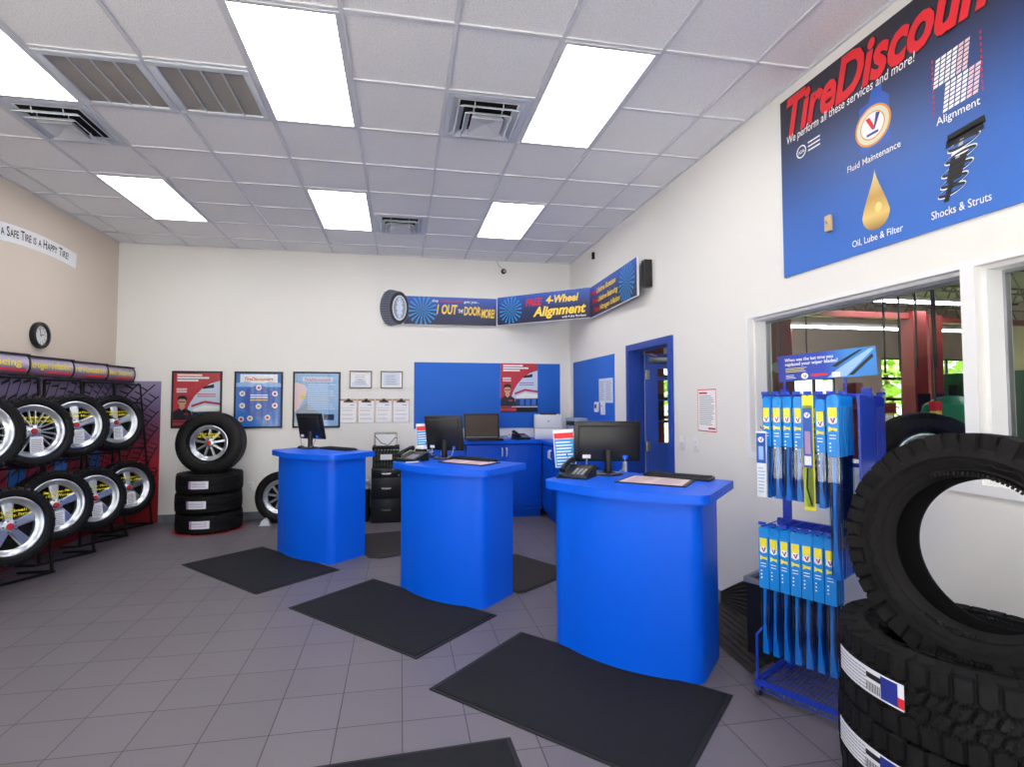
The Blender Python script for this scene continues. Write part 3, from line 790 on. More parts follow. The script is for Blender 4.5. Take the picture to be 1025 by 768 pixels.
b.out('print', ['poster_blue', 'white_ink', 'poster_light', 'banner_blue', 'red_ink', 'orange_ink', 'gold_ink'], t, 0); B().box(.02, .59, -.012, -.010, .02, .735).out('glazing', 'clear_glass', t, 0)
t = frame((2.17, 0, 1.21), .62, .76, 'black framed pale blue poster behind the farthest monitor')
b = B(); b.rect(.022, .598, .022, .738, -.006, 0); b.flat([(.022, .22), (.07, .25), (.16, .42), (.19, .52), (.15, .58), (.022, .62)], -.0065, 1)
b.flat([(.022, .02), (.022, .2), (.08, .25), (.18, .34), (.34, .2), (.4, .02)], -.0068, 2)
b.rect(.12, .52, .62, .69, -.0066, 3); b.text('TireDiscounters', .32, .635, .04, .34, -.007, 4, 'c', .01, .3)
b.lines(.19, .56, .24, .60, 12, 3, -.007, .4); b.rect(.40, .54, .10, .18, -.007, 5); b.disc(.13, .42, .03, y=-.007, m=6)
b.out('print', ['poster_light', 'paper_pink', 'printer_grey', 'poster_pale', 'red_ink', 'poster_navy', 'gold_ink'], t, 0); B().box(.02, .60, -.012, -.010, .02, .74).out('glazing', 'clear_glass', t, 0)
for i, (x, m_, lb) in enumerate(((2.91, 'gold_frame', 'small framed certificate on the back wall, the left one of two'), (3.33, 'gold_frame', 'small framed certificate on the back wall, the one nearer the blue board'))):
    t = frame((x, 0, 1.75), .30, .24, lb, 0, .012, m_); t.name = 'framed_certificate'; t['group'] = 'small framed certificates'
    b = B(); b.rect(.012, .288, .012, .228, -.006, 0)
    if i == 0: b.flat([(.03, .02), (.03, .08), (.08, .09), (.12, .13), (.17, .12), (.22, .07), (.27, .03)], -.0065, 1)
    else: b.rect(.04, .26, .035, .205, -.0065, 1)
    b.lines(.07, .23, .05, .19, 6, 2, -.007, .25); b.out('print', ['paper', 'paper_blue', 'grey_ink'], t, 0)
for i in range(4):
    pos = ('first', 'second', 'third', 'fourth')[i]
    t = thing('clipboard', pos+' from the left of the four clipboards hanging on the back wall', 'clipboard', (2.785+i*.238, 0, 1.27), 0, 'clipboards on the back wall')
    B().box(0, .228, -.006, 0, 0, .33, bev=.0015).out('board', 'wood_clip', t)
    B().box(.006, .222, -.0085, -.006, .004, .305).out('paper_stack', 'paper', t)
    b = B(); b.lines(.03, .2, .03, .2, 3, 0, -.0088, .1); b.rect(.13, .19, .24, .25, -.0088, 0); b.rect(.02, .20, .205, .208, -.0088, 0); b.out('printed_lines', 'grey_ink', t, 0)
    b = B(); b.slab([(.05, .285), (.178, .285), (.178, .30), (.14, .31), (.13, .335), (.10, .335), (.09, .31), (.05, .30)], -.022, -.006); b.out('clip', 'black_metal', t)
t = thing('pinned_poster', 'red poster of a man in a dark shirt pinned on the large blue board', 'poster', (5.03, -.013, 1.41))
B().box(0, .555, -.002, 0, 0, .71).out('sheet', 'paper', t, 0); red_poster(t, 0, 0, .555, .71, -.003)

# ------------------------------------------------------------------ left wall: slogan and clock
t = thing('wall_slogan', 'arched white strip with black slogan lettering on the left wall', 'sign', (0.001, -2.03, 3.135), 90)
R_ = 5.0
def arc(x, z, X0=.62, Z0=-R_): a = (x-X0)/R_; return (X0+(R_+z)*sin(a), Z0+(R_+z)*cos(a))
b = B(); n = 30; top = []; bot = []
for i in range(n+1):
    x = -.10+1.23*i/n; top.append(arc(x, .115)); bot.append(arc(x, -.055))
b.slab(top+bot[::-1], -.003, 0); b.out('strip', 'white_trim', t, 0)
b = B()
def up(s_, big, x):
    bb_ = B(); bb_.text(s_, x, 0, big, None, -.004, 0, 'l', .016)
    e = max(v[0] for v in bb_.v); sc = .68
    bb_.v = [(arc(x+(v[0]-x)*sc, v[2])[0], v[1], arc(x+(v[0]-x)*sc, v[2])[1]) for v in bb_.v]
    b.add(bb_.v, bb_.f, 0); return x+(e-x)*sc
xx = .0
for wd in ('A', 'SAFE', 'TIRE', 'IS', 'A', 'HAPPY', 'TIRE!'):
    if wd in ('A', 'IS'): xx = up(wd, .066, xx)+.03
    else: xx = up(wd[0], .088, xx)+.005; xx = up(wd[1:], .070, xx)+.03
b.out('lettering', 'black_ink', t, 0)

t = thing('wall_clock', 'round black-rimmed clock on the left wall above the tire racks', 'clock', (.001, -1.475, 2.235), 90)
b = B(); b.lathe([(.10, -.005), (.10, -.03), (.105, -.045), (.13, -.04), (.135, -.02), (.132, 0)], 40, axis='y'); b.out('rim', 'black_plastic', t)
b = B(); b.disc(0, 0, .102, y=-.02, n=36); b.out('dial', 'clock_face', t, 0)
b = B()
for k in range(12):
    a = k*pi/6; b.box(-.003, .003, -.022, -.021, .082, .094, X=Matrix.Rotation(a, 4, 'Y'))
    sx, sz = .068*sin(a), .068*cos(a)
    b.text(str(k or 12), sx, sz-.008, .016, None, -.0215, 0, 'c')
b.out('numerals', 'black_ink', t, 0)
B().box(-.003, .003, -.025, -.023, -.01, .055, X=Matrix.Rotation(radians(75), 4, 'Y')).out('hour_hand', 'black_ink', t)
B().box(-.002, .002, -.027, -.025, -.015, .075, X=Matrix.Rotation(radians(-20), 4, 'Y')).out('minute_hand', 'black_ink', t)

# ------------------------------------------------------------------ service sign on the right wall
t = thing('service_sign', 'large dark blue sign listing tire shop services on the right wall', 'sign', (W-.001, -4.46, 2.38), -90)
SW = 2.44
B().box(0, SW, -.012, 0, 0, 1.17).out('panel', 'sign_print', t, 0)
b = B(); b.text('TireDiscounters', .06, .915, .235, 1.60, -.014, 0, 'l', .035, .32); b.out('headline_lettering', 'red_ink', t, 0)
b = B(); b.text('TireDiscounters', .066, .909, .235, 1.60, -.013, 0, 'l', .05, .32); b.out('headline_outline', 'black_ink', t, 0)
y = -.0165
for nm, body, x, z, h_, w_, sh in (('slogan_lettering', 'We perform all these services and more!', .06, .86, .052, .865, .15), ('fluid_caption', 'Fluid Maintenance', .517, .475, .036, .32, 0), ('oil_caption', 'Oil, Lube & Filter', .535, .045, .036, .30, 0),
        ('alignment_caption', 'Alignment', 1.016, .483, .038, .19, 0), ('strut_caption', 'Shocks & Struts', .978, .048, .038, .257, 0)):
    B().text(body, x, z, h_, w_, y, 0, 'l', .006, sh).out(nm, 'white_ink', t, 0)
b = B(); b.ring(.18, .76, .032, .040, y, 0); b.text('ASA', .18, .748, .022, .05, y, 0, 'c', .01)
for z in (.79, .765, .74): b.rect(.235, .33, z-.005, z+.004, y, 0)
b.out('association_mark', 'white_ink', t, 0)
# oil bottle emblem
b = B(); b.flat([(.60, .54), (.78, .54), (.78, .78), (.74, .82), (.74, .86), (.68, .86), (.66, .80), (.60, .79)], -.0130, 3)
b.disc(.68, .665, .108, y=-.0135, m=0, n=40); b.disc(.68, .665, .097, y=-.014, m=1, n=40); b.disc(.68, .665, .074, y=-.0145, m=0, n=40); b.disc(.68, .665, .068, y=-.0150, m=2, n=40)
b.flat([(.640, .715), (.665, .715), (.692, .655), (.680, .640)], -.0155, 4); b.flat([(.690, .652), (.682, .640), (.694, .64), (.728, .715), (.704, .725)], -.0156, 5)
b.rect(.645, .715, .615, .628, -.0155, 5)
b.out('oil_emblem', ['orange_ink', 'card_grey', 'white_ink', 'bottle_blue', 'red_ink', 'label_blue'], t, 0)
b = B(); pts = []
for i in range(21): a = pi+pi*i/20; pts.append((.683+.082*cos(a), .185+.085*sin(a)))
for i in range(1, 14): u = i/14; pts.append((.683+.082*(1-u)**1.55*(1+.8*u), .185+.24*u))
pts.append((.683, .425))
for i in range(13, 0, -1): u = i/14; pts.append((.683-.082*(1-u)**1.55*(1+.8*u), .185+.24*u))
pts.append(pts[0])
b.flat(pts[:-1], -.0135, 0); b.disc(.700, .215, .020, .026, -.0140, 1); b.out('oil_drop_picture', ['drop_print', 'oil_light'], t, 0)
# two tread strips of the alignment picture
b = B()
for (ox, oz) in ((1.005, .665), (1.045, .530)):
    for c_ in range(6):
        for r_ in range(7):
            x = ox+c_*.026+r_*.0025; z = oz+r_*.0195+c_*.002
            b.flat([(x, z), (x+.021, z+.003), (x+.023, z+.017), (x+.002, z+.014)], -.0135, 0 if c_ < 4 else 1)
b.out('tread_picture', ['white_ink', 'paper_pink'], t, 0)
b = B()
for x in (1.004, 1.215):
    for i in range(10): b.rect(x-.003, x+.003, .54+i*.028, .556+i*.028, -.0135)
b.out('dashed_line', 'red_ink', t, 0)
b = B(); ax = lambda z: 1.045+(z-.107)*.30                 # spring strut
for zc in (.40, .375): b.flat([(ax(zc)-.02-.055, zc-.02), (ax(zc)+.09, zc-.005), (ax(zc)+.085, zc+.03), (ax(zc)-.07, zc+.015)], -.0136, 0)
b.flat([(ax(.30)-.03, .30), (ax(.30)+.045, .305), (ax(.22)+.035, .20), (ax(.22)-.03, .195)], -.0140, 0)
b.flat([(ax(.37)-.008, .37), (ax(.37)+.01, .37), (ax(.29)+.01, .29), (ax(.29)-.008, .29)], -.0141, 1)
b.disc(ax(.31)+.01, .315, .04, .014, -.0144, 2)
b.flat([(ax(.2)-.012, .2), (ax(.2)+.012, .2), (ax(.11)+.012, .11), (ax(.11)-.012, .11)], -.0141, 0)
for zc in (.35, .30, .245, .195, .155):
    p = []
    for i in range(24): a = i/24*2*pi; p.append((ax(zc)+.012+.075*cos(a)*(.9 if zc > .2 else .8), zc+.018*sin(a)+.012*cos(a)))
    q = [(ax(zc)+.012+(x_-ax(zc)-.012)*.86, zc+(z_-zc)*.45) for x_, z_ in p]
    n = 24
    b.add([(x_, -.0146, z_) for x_, z_ in p]+[(x_, -.0146, z_) for x_, z_ in q], [(i, (i+1) % n, n+(i+1) % n, n+i) for i in range(n)], 3)
    b.add([(ax(zc)+.012+(x_-ax(zc)-.012)*1.06, -.0134, zc+(z_-zc)*1.25) for x_, z_ in p]+[(x_, -.0134, z_) for x_, z_ in p], [(i, (i+1) % n, n+(i+1) % n, n+i) for i in range(n)], 2)
b.out('strut_picture', ['black_ink', 'steel', 'white_ink', 'wiper_black'], t, 0)
t = thing('switch_box', 'small beige switch fixed low on the blue service sign', 'switch', (W-.014, -4.46-.383, 2.565), -90)
B().box(-.022, .022, -.02, 0, 0, .095, bev=.004).out('housing', 'beige_plastic', t); B().box(-.004, .004, -.028, -.02, .045, .06).out('toggle', 'wood_clip', t)

# ------------------------------------------------------------------ promotional banner round the corner
BZ = 2.655; BH = .40
def panel(name, label, p0, p1, z0=BZ, h=BH):
    d = Vector((p1[0]-p0[0], p1[1]-p0[1])); L_ = d.length; rz = math.degrees(math.atan2(d.y, d.x))
    t = thing(name, label, 'banner', (p0[0], p0[1], z0), rz, 'promotional banner panels under the ceiling')
    B().box(0, L_, -.010, .008, 0, h).out('panel', 'banner_print', t, 0)
    b = B(); b.box(0, L_, -.0112, .009, h, h+.006); b.box(0, L_, -.0112, .009, -.006, 0); b.box(L_-.004, L_+.004, -.0112, .009, 0, h); b.out('edge', 'white_trim', t)
    for x in (.15, L_-.15): B().box(x-.012, x+.012, .008, .030 if p0[0] < 4 else .045, .1, .3).out('bracket', 'black_metal', t)
    return t, L_
def burst(b, cx, cz, r, lo, hi, xlo, xhi, m, y, n=18):
    for k in range(n):
        a = 2*pi*k/n; a2 = a+pi/n*.8
        p = [(cx, cz), (cx+r*cos(a), cz+r*sin(a)), (cx+r*cos(a2), cz+r*sin(a2))]
        b.flat([(min(max(x, xlo), xhi), min(max(z, lo), hi)) for x, z in p], y-.0001*k, m)
t, L_ = panel('banner_panel', 'banner panel with yellow one out the door price lettering on the back wall', (3.64, -.03), (4.97, -.03))
b = B(); burst(b, .26, .2, .21, .0, BH, .06, .46, 1, -.0105)
b.out('starburst_print', ['banner_navy', 'ray_blue'], t, 0)
b = B(); y = -.0135
b.text('Only', .40, .325, .036, .09, y, 0, 'l', .01, .2); b.text('TireDiscounters', .51, .325, .036, .32, y, 1, 'l', .01, .2); b.text('gets you...', .85, .325, .036, .22, y, 0, 'l', .01, .2)
b.text('1 OUT', .46, .16, .13, .30, y, 2, 'l', .03, .2); b.text('THE', .77, .18, .05, .07, y, 0, 'l', .02, .2); b.text('DOOR', .85, .15, .12, .24, y, 2, 'l', .03, .2); b.text('AND', 1.10, .17, .045, .06, y, 0, 'l', .02, .2); b.text('MORE!', 1.10, .12, .12, .20, y-.001, 2, 'l', .03, .2)
b.out('lettering', ['white_ink', 'red_ink', 'gold_ink'], t, 0)
t, L_ = panel('banner_panel', 'banner panel with free four wheel alignment lettering across the back corner', (4.985, -.035), (W-.035, -.965), BZ+.015)
b = B(); burst(b, .22, .2, .19, .0, BH, .04, .40, 1, -.0105); b.out('starburst_print', ['banner_navy', 'ray_blue'], t, 0)
b = B()
b.text('FREE', .46, .235, .095, .26, y, 1, 'l', .03, .25); b.text('4-Wheel', .78, .245, .10, .48, y, 2, 'l', .03, .25); b.text('Alignment', .58, .08, .125, .78, y, 2, 'l', .035, .25)
b.text('with 4 tire Purchase', 1.02, .025, .03, .34, y, 0, 'l', .01, .2)
b.out('lettering', ['white_ink', 'red_ink', 'gold_ink'], t, 0)
t, L_ = panel('banner_panel', 'banner panel with three free lifetime service lines on the right wall', (W-.04, -.98), (W-.10, -2.50))
b = B(); burst(b, 1.24, .2, .22, .0, BH, 1.02, 1.46, 1, -.0105, 22); b.out('starburst_print', ['banner_navy', 'ray_blue'], t, 0)
b = B()
for i, s_ in enumerate(('Lifetime Rotation', 'Lifetime Balancing', 'Nitrogen Inflation')):
    z = .275-.115*i; x = .05+.06*i
    b.text('Free', x, z, .07, .20, y, 1, 'l', .03, .25); b.text(s_, x+.22, z, .062, .66, y, 2, 'l', .03, .25)
b.out('lettering', ['white_ink', 'red_ink', 'gold_ink'], t, 0)
t = thing('wall_speaker', 'black box behind the right end of the banner on the right wall', 'speaker', (W, -2.52, 2.72), -90)
B().box(.02, .10, -.085, -.0, 0, .28, bev=.008).out('housing', 'black_plastic', t); B().box(.03, .09, -.088, -.085, .02, .26).out('grille', 'black_matte', t)
# cut-out of a tire at the left end of the banner
t = thing('tire_cutout', 'printed cut-out of a tire at the left end of the banner', 'sign', (3.30, -.03, 2.62), 0)
def ell(cx, cz, rx, rz, n=40): return [(cx+rx*cos(2*pi*i/n), cz+rz*sin(2*pi*i/n)) for i in range(n)]
b = B(); sh = [(.16+.15*cos(a), .26+.255*sin(a)) for a in [pi/2+pi*i/16 for i in range(17)]]+[(.27+.14*cos(a), .26+.235*sin(a)) for a in [-pi/2+pi*i/16 for i in range(17)]]
b.slab(sh, -.012, .008); b.out('board', 'label_violet', t, 0)
mat('tread_grey', '4d5266', .6)
b = B(); b.flat(sh, -.0125, 0); b.flat(ell(.275, .26, .132, .225), -.013, 1); b.flat(ell(.28, .26, .098, .178), -.0135, 2); b.flat(ell(.282, .26, .085, .16), -.014, 3)
for k in range(10):
    a = 2*pi*k/10; p = [(.005, -.012), (.082, -.016), (.082, .016), (.005, .012)]
    b.flat([(.282+.55*(u*cos(a)-v*sin(a))*1.0, .26+(u*sin(a)+v*cos(a))*1.85) for u, v in p], -.0145-.00005*k, 2)
for k in range(14):
    zz = .03+k*.034
    b.flat([(.02+.0*k, zz), (.13, zz+.008), (.13, zz+.014), (.02, zz+.006)] if 3 < k < 11 else [(.06, zz), (.15, zz+.008), (.15, zz+.013), (.06, zz+.006)], -.0128, 1)
b.out('tire_picture', ['tread_grey', 'black_ink', 'poster_pale', 'grey_ink'], t, 0)

# ------------------------------------------------------------------ tires and wheels
def road_tire(R, r, w, n=72, y0=0.):
    """tire around the local y axis, centred on y0; returns builder; front at -y"""
    hw = w/2; b = B()
    prof = []
    # (radius, y) going from inner bead front, over sidewall, tread, to rear bead
    side = [(r, -hw*.62), (r+.012, -hw*.78), (r+(R-r)*.22, -hw*.93), (r+(R-r)*.30, -hw*.99), (r+(R-r)*.33, -hw*.955), (r+(R-r)*.5, -hw), (r+(R-r)*.7, -hw*.975), (R-.026, -hw*.90), (R-.010, -hw*.82)]
    tread = []
    g = [-.78, -.42, -.38, -.14, -.10, .10, .14, .38, .42, .78]
    for i, s_ in enumerate(g):
        tread.append((R-.004*abs(s_)**2, s_*hw))
    t2 = []
    for s_, dpt in ((-.78, 0), (-.46, 0), (-.45, 1), (-.39, 1), (-.38, 0), (-.13, 0), (-.12, 1), (-.06, 1), (-.05, 0), (.05, 0), (.06, 1), (.12, 1), (.13, 0), (.38, 0), (.39, 1), (.45, 1), (.46, 0), (.78, 0)):
        t2.append((R-.005*s_*s_-dpt*.008, s_*hw))
    prof = side+t2+[(a, -c) for a, c in side[::-1]]
    prof += [(r+.012, hw*.45), (R*.93, hw*.7), (R*.95, 0), (R*.93, -hw*.7), (r+.012, -hw*.45)]
    b.lathe([(a, c+y0) for a, c in prof], n, axis='y', close=True)
    # shoulder sipes as thin raised ribs
    for k in range(n//2):
        a = 2*pi*k*2/n
        for sg in (-1, 1):
            X = Matrix.Rotation(a, 4, 'Y')
            b.box(-.006, .006, sg*hw*.97+y0-.012 if sg > 0 else y0-hw*.95, y0-hw*.80 if sg < 0 else y0+hw*.97, R-.026, R-.0085, X=X)
    return b
def wheel_parts(t, r, w, spokes, style, y0=0., dark=False):
    hw = w/2
    al = 'alloy'
    b = B(); b.lathe([(r+.006, y0-hw*.80), (r+.012, y0-hw*.86), (r+.004, y0-hw*.88), (r-.010, y0-hw*.80), (r-.016, y0-hw*.70), (r-.028, y0-hw*.62), (r-.03, y0+hw*.4), (r+.006, y0+hw*.75)], 64, axis='y')
    b.lathe([(r-.018, y0-hw*.66), (r-.034, y0-hw*.60), (r-.040, y0-hw*.56)], 64, axis='y')
    b.out('rim', al, t)
    b = B(); b.disc(0, 0, r-.026, y=y0-.0, n=40); b.lathe([(.05, y0-.03), (.13, y0-.03), (.13, y0-.01)], 32, axis='y'); b.out('shade_plate', 'void', t, 0)  # black disc painted in as the shade behind the spokes
    for k in range(spokes):
        X = Matrix.Rotation(2*pi*k/spokes, 4, 'Y')
        b = B(); yf_ = y0-hw*.62
        if style == 5:
            p0, p1 = .038, r-.030
            b.add([(-.030, yf_+.02, .03), (.030, yf_+.02, .03), (.044, yf_+.01, p1), (-.044, yf_+.01, p1), (-.022, yf_-.012, .035), (.022, yf_-.012, .035), (.026, yf_+.004, p1), (-.026, yf_+.004, p1)],
                  [(0, 3, 2, 1), (4, 5, 6, 7), (0, 1, 5, 4), (1, 2, 6, 5), (2, 3, 7, 6), (3, 0, 4, 7)], 0, X)
        else:
            for sg in (-1, 1):
                o_ = sg*.020 if style == 10 else 0
                if style != 10 and sg > 0: continue
                ww = .007 if style == 10 else .016
                b.add([(o_*.6-ww, yf_+.02, .04), (o_*.6+ww, yf_+.02, .04), (o_*1.3+ww, yf_+.015, r-.03), (o_*1.3-ww, yf_+.015, r-.03),
                       (o_*.6-ww*.6, yf_-.008, .04), (o_*.6+ww*.6, yf_-.008, .04), (o_*1.3+ww*.7, yf_+.002, r-.03), (o_*1.3-ww*.7, yf_+.002, r-.03)],
                      [(0, 3, 2, 1), (4, 5, 6, 7), (0, 1, 5, 4), (1, 2, 6, 5), (2, 3, 7, 6), (3, 0, 4, 7)], 0, X)
        b.out('spoke', al, t)
    b = B(); yf_ = y0-hw*.62; b.lathe([(0, yf_-.016), (.04, yf_-.016), (.056, yf_-.006), (.06, yf_+.03)], 32, axis='y'); b.out('hub', al, t)
    b = B()
    for k in range(5):
        a = 2*pi*(k+.5)/5; b.lathe([(0, yf_-.020), (.006, yf_-.020), (.006, yf_)], 8, axis='y', X=Matrix.Translation((.046*cos(a), 0, .046*sin(a))))
    b.out('lug_nuts', 'alloy_dark', t)
    b = B(); b.lathe([(0, yf_-.024), (.022, yf_-.023), (.027, yf_-.014)], 24, axis='y'); b.out('center_cap', 'red_cap', t)
def lettering(t, lines_, z, w, y, h=.022):
    b = B()
    for i, s_ in enumerate(lines_): b.text(s_, 0, z-i*.034, h, w if i else w*.78, y, 0, 'c', .02)
    b.out('lettering', 'yellow_ink', t, 0)
def display_wheel(hub, R, r, w, spokes, style, label, words_, rz=58, tilt=8, card=True, group='display wheels on the racks'):
    t = thing('display_wheel', label, 'wheel', hub, rz, group, rx=-tilt)
    road_tire(R, r, w).out('tire', 'rubber_soft', t, 30)
    wheel_parts(t, r, w, spokes, style)
    if words_: lettering(t, words_, r*.50, r*1.25, -w*.47)
    if card:
        b = B(); b.box(-.05, .05, -w*.5-.001, -w*.5+.001, -.19, -.05); b.lines(-.04, .04, -.18, -.07, 7, 1, -w*.5-.002); b.out('info_card', ['label_white', 'grey_ink'], t, 0)
    return t
TX, BX = .37, .46
Rt, rt, wt = .318, .222, .20
specs = [
 ((.37, -2.80, 1.32), 10, 10, ('Proper Tire', 'Balance'), 'display wheel on the upper tier at the left edge of the photo', False),
 ((.37, -2.16, 1.295), 10, 10, ('From Tires to Wheels', 'and all Brands!'), 'many-spoked display wheel on the upper tier under the inflation sleeve', True),
 ((.37, -1.55, 1.325), 5, 5, ('The Lowest Price', '& Much More'), 'five-spoked display wheel on the upper tier under the rotation sleeve', True),
 ((.37, -.81, 1.318), 5, 5, ('Free Inspection', '& Rotation'), 'display wheel on the upper tier closest to the back wall', True),
 ((.47, -2.57, .555), 5, 5, ('Our Goal!', 'Just be happy. Period!'), 'large five-spoked display wheel on the lower tier at the left edge', False),
 ((.47, -2.00, .615), 5, 5, ('The Freedom Plan', 'Rest Easy Warranty'), 'five-spoked display wheel on the lower tier, second from the left edge', True),
 ((.47, -1.38, .565), 5, 5, ('Winter Plus', 'Service Warranty'), 'five-spoked display wheel on the lower tier, second from the back wall', True),
 ((.46, -.68, .56), 5, 5, ('Free Repairs', 'for Life'), 'display wheel on the lower tier closest to the back wall', True)]
for hub, sp, st, wd, lb, cardq in specs: display_wheel(hub, Rt, rt, wt, sp, st, lb, wd, card=cardq)

# racks: leaning black frames with a printed sleeve on top
def tire_rack(yc, word, label, hubs):
    """yc = y of the front right foot of the frame at x=.5"""
    t = thing('tire_rack', label, 'rack', (.50, yc, 0), 0, 'black tire racks along the left wall')
    d = Vector((-.55, -.83, 0)).normalized(); nrm = Vector((.83, -.55, 0)).normalized()
    L0 = .52
    P = lambda s_, back, z: Vector((0, 0, 0))+d*s_-nrm*back+Vector((0, 0, z))
    s = .014
    def bar(name, *p): B().tube(p, s, 4).out(name, 'black_metal', t, 0)
    bar('base_bar', P(0, 0, s), P(L0, 0, s))
    bar('base_bar', P(0, 0, s), P(0, .0, s)-nrm*0+Vector((-.30, .0, 0)))
    bar('base_bar', P(L0, 0, s), P(L0, 0, s)+Vector((-.17, .0, 0)))
    lean = .17
    bar('leg', P(.02, 0, .02), P(.10, lean, 1.78)); bar('leg', P(L0-.02, 0, .02), P(L0-.10, lean, 1.78))
    for z in (.42, .98, 1.55, 1.78):
        k = z/1.78; bar('crossbar', P(.02+.08*k, lean*k, z), P(L0-.02-.08*k, lean*k, z))
    # arms that carry the wheels
    for hx, hy, hz in hubs:
        hl = Vector((hx-.50, hy-yc, hz)); q = hl-nrm*.10
        foot = P(L0*.5, lean*hz/1.78, hz)
        bar('wheel_arm', foot, q)
    # sleeve sign: fat lens-shaped tube
    c0 = Vector((.20-.50, -.01 if yc > -.1 else 0.0, 1.905)); dd = Vector((-.10, -.645, 0)); L_ = dd.length
    ang = math.atan2(-dd.y, -dd.x)
    S = B(); n = 14; rx, rz_ = .055, .094
    ring0 = [(rx*cos(2*pi*i/n), rz_*sin(2*pi*i/n)) for i in range(n)]
    S.add([(0, a, c) for a, c in ring0]+[(L_, a, c) for a, c in ring0], [(i, (i+1) % n, n+(i+1) % n, n+i) for i in range(n)]+[tuple(range(n))[::-1], tuple(range(n, 2*n))])
    o = S.out('sign_sleeve', 'sleeve_print', t, 50); 
    X = Matrix.Translation(c0+dd) @ Matrix.Rotation(ang, 4, 'Z')
    o.matrix_local = X
    for xx_ in (0, L_-.018):
        E = B(); e0 = [(1.10*a, 1.10*c) for a, c in ring0]
        E.add([(xx_, a, c) for a, c in e0]+[(xx_+.018, a, c) for a, c in e0], [(i, (i+1) % n, n+(i+1) % n, n+i) for i in range(n)]+[tuple(range(n))[::-1], tuple(range(n, 2*n))])
        q = E.out('end_cap', 'black_plastic', t, 50); q.matrix_local = X
    w_ = B(); w_.box(0, L_, -.05, .05, .088, .098); w_.box(0, L_, -.05, .05, -.098, -.088); q = w_.out('edge_rail', 'black_plastic', t); q.matrix_local = X
    tx = B(); tx.text(word, L_/2, -.015, .062, min(L_*.80, len(word)*.05), -rx-.004, 0, 'c', .012); tx.rect(L_*.45, L_*.93, -.06, -.042, -rx*.8-.008, 1)
    q = tx.out('lettering', ['yellow_ink', 'red_ink'], o, 0)
    return t
rk = [(-.03, 'Valve Stems', 'tire rack with a valve stems sleeve, closest to the back wall', 0), (-.66, 'Tire Rotation', 'tire rack with a tire rotation sleeve', 1),
      (-1.31, 'Nitrogen Inflation', 'tire rack with a nitrogen inflation sleeve', 2), (-1.97, 'Balancing', 'tire rack with a balancing sleeve at the left edge', 3)]
for yc, wd, lb, i in rk: tire_rack(yc, wd, lb, [specs[3-i][0], specs[7-i][0]])
# printed backdrops
def tread_art(t, w, h, y, flip=1):
    """curved black grooves of a tire tread, clipped to the panel"""
    b = B()
    inside = lambda q: all(.006 < p[0] < w-.006 and .006 < p[1] < h-.006 for p in q)
    cx, cz = w+.78, .22
    P = lambda r_, a: (cx+r_*cos(a), cz+r_*1.25*sin(a))
    for k in range(9 if w < 1 else 26):
        r0 = .62+.125*k
        for i in range(70):
            a, a2 = pi*.46+pi*.52*i/70, pi*.46+pi*.52*(i+1)/70
            q = [P(r0, a), P(r0+.014, a), P(r0+.014, a2), P(r0, a2)]
            if inside(q): b.flat(q, y, 0)
        for i in range(34):
            a = pi*.46+pi*.52*(i+.5*(k % 2))/34
            q = [P(r0+.014, a), P(r0+.10, a+.028), P(r0+.10, a+.036), P(r0+.014, a+.012)]
            if inside(q): b.flat(q, y-.0002, 0)
    return b
t = thing('backdrop_panel', 'purple and red panel printed with tire tread, on the back wall beside the racks', 'backdrop', (.0, -.012, .012))
B().box(.005, .545, -.014, 0, 0, 1.815).out('panel', 'tread_print', t, 0); tread_art(t, .545, 1.80, -.0145).out('tread_picture', 'black_ink', t, 0)
t = thing('backdrop_panel', 'purple and red printed panel on the left wall behind the racks', 'backdrop', (.012, -3.3, .012), 90)
B().box(0, 3.25, -.014, 0, 0, 1.815).out('panel', 'tread_print', t, 0)
b = tread_art(t, 3.25, 1.8, -.0145)
for x in (.9, 1.55, 2.2, 2.85): b.rect(x-.12, x+.12, .1, 1.0, -.0142, 1)
b.out('tread_picture', ['black_ink', 'poster_blue'], t, 0)
# stack of road tires by the back wall
sx, sy, Rs = 1.285, -.40, .372
t0 = None
for i in range(3):
    nm = ('bottom', 'middle', 'top')[i]
    t = thing('road_tire', nm+' tire of the three lying in a stack under the red framed poster', 'tire', (sx+(.004, -.004, .003)[i], sy, .232*i+.116+.003), 0, 'road tires lying in the stack by the back wall')
    t.rotation_euler = (pi/2, 0, radians((8, 3, 5)[i]))
    # axis local y -> vertical
    road_tire(Rs, .215, .226).out('rubber_tire', 'rubber', t, 30)
    b = B(); a0 = radians(-118)
    # paper label wrapped on the tread facing the camera
    for k in range(8):
        a = radians(246)+radians(34)*k/8; a2 = radians(246)+radians(34)*(k+1)/8
        rr = Rs+.0015
        # local frame: y up after rotation is -y... use (x, z) as the circle
        m_ = 1 if k == 0 else 0
        b.add([(rr*cos(a), -.045, -rr*sin(a)*-1*-1), (rr*cos(a2), -.045, -rr*sin(a2)*-1*-1), (rr*cos(a2), .045, -rr*sin(a2)*-1*-1), (rr*cos(a), .045, -rr*sin(a)*-1*-1)], [(0, 1, 2, 3)], m_)
        if 0 < k < 7:
            r2 = rr+.001
            for v0 in (-.022, .002, .02):
                b.add([(r2*cos(a), v0, -r2*sin(a)), (r2*cos(a2), v0, -r2*sin(a2)), (r2*cos(a2), v0+.007, -r2*sin(a2)), (r2*cos(a), v0+.007, -r2*sin(a))], [(0, 1, 2, 3)], 2)
    b.out('paper_label', ['label_white', 'label_violet', 'label_violet'], t, 0)
b = B(); b.lathe([(Rs-.03, .0025), (Rs+.025, .0025), (Rs+.025, .0005), (Rs-.03, .0005)], 48, close=True)
o = tag(b.out('floor_ring', 'red_film'), 'thin red ring on the floor under the stacked road tires', 'floor marking'); o.location = (sx, sy, 0)
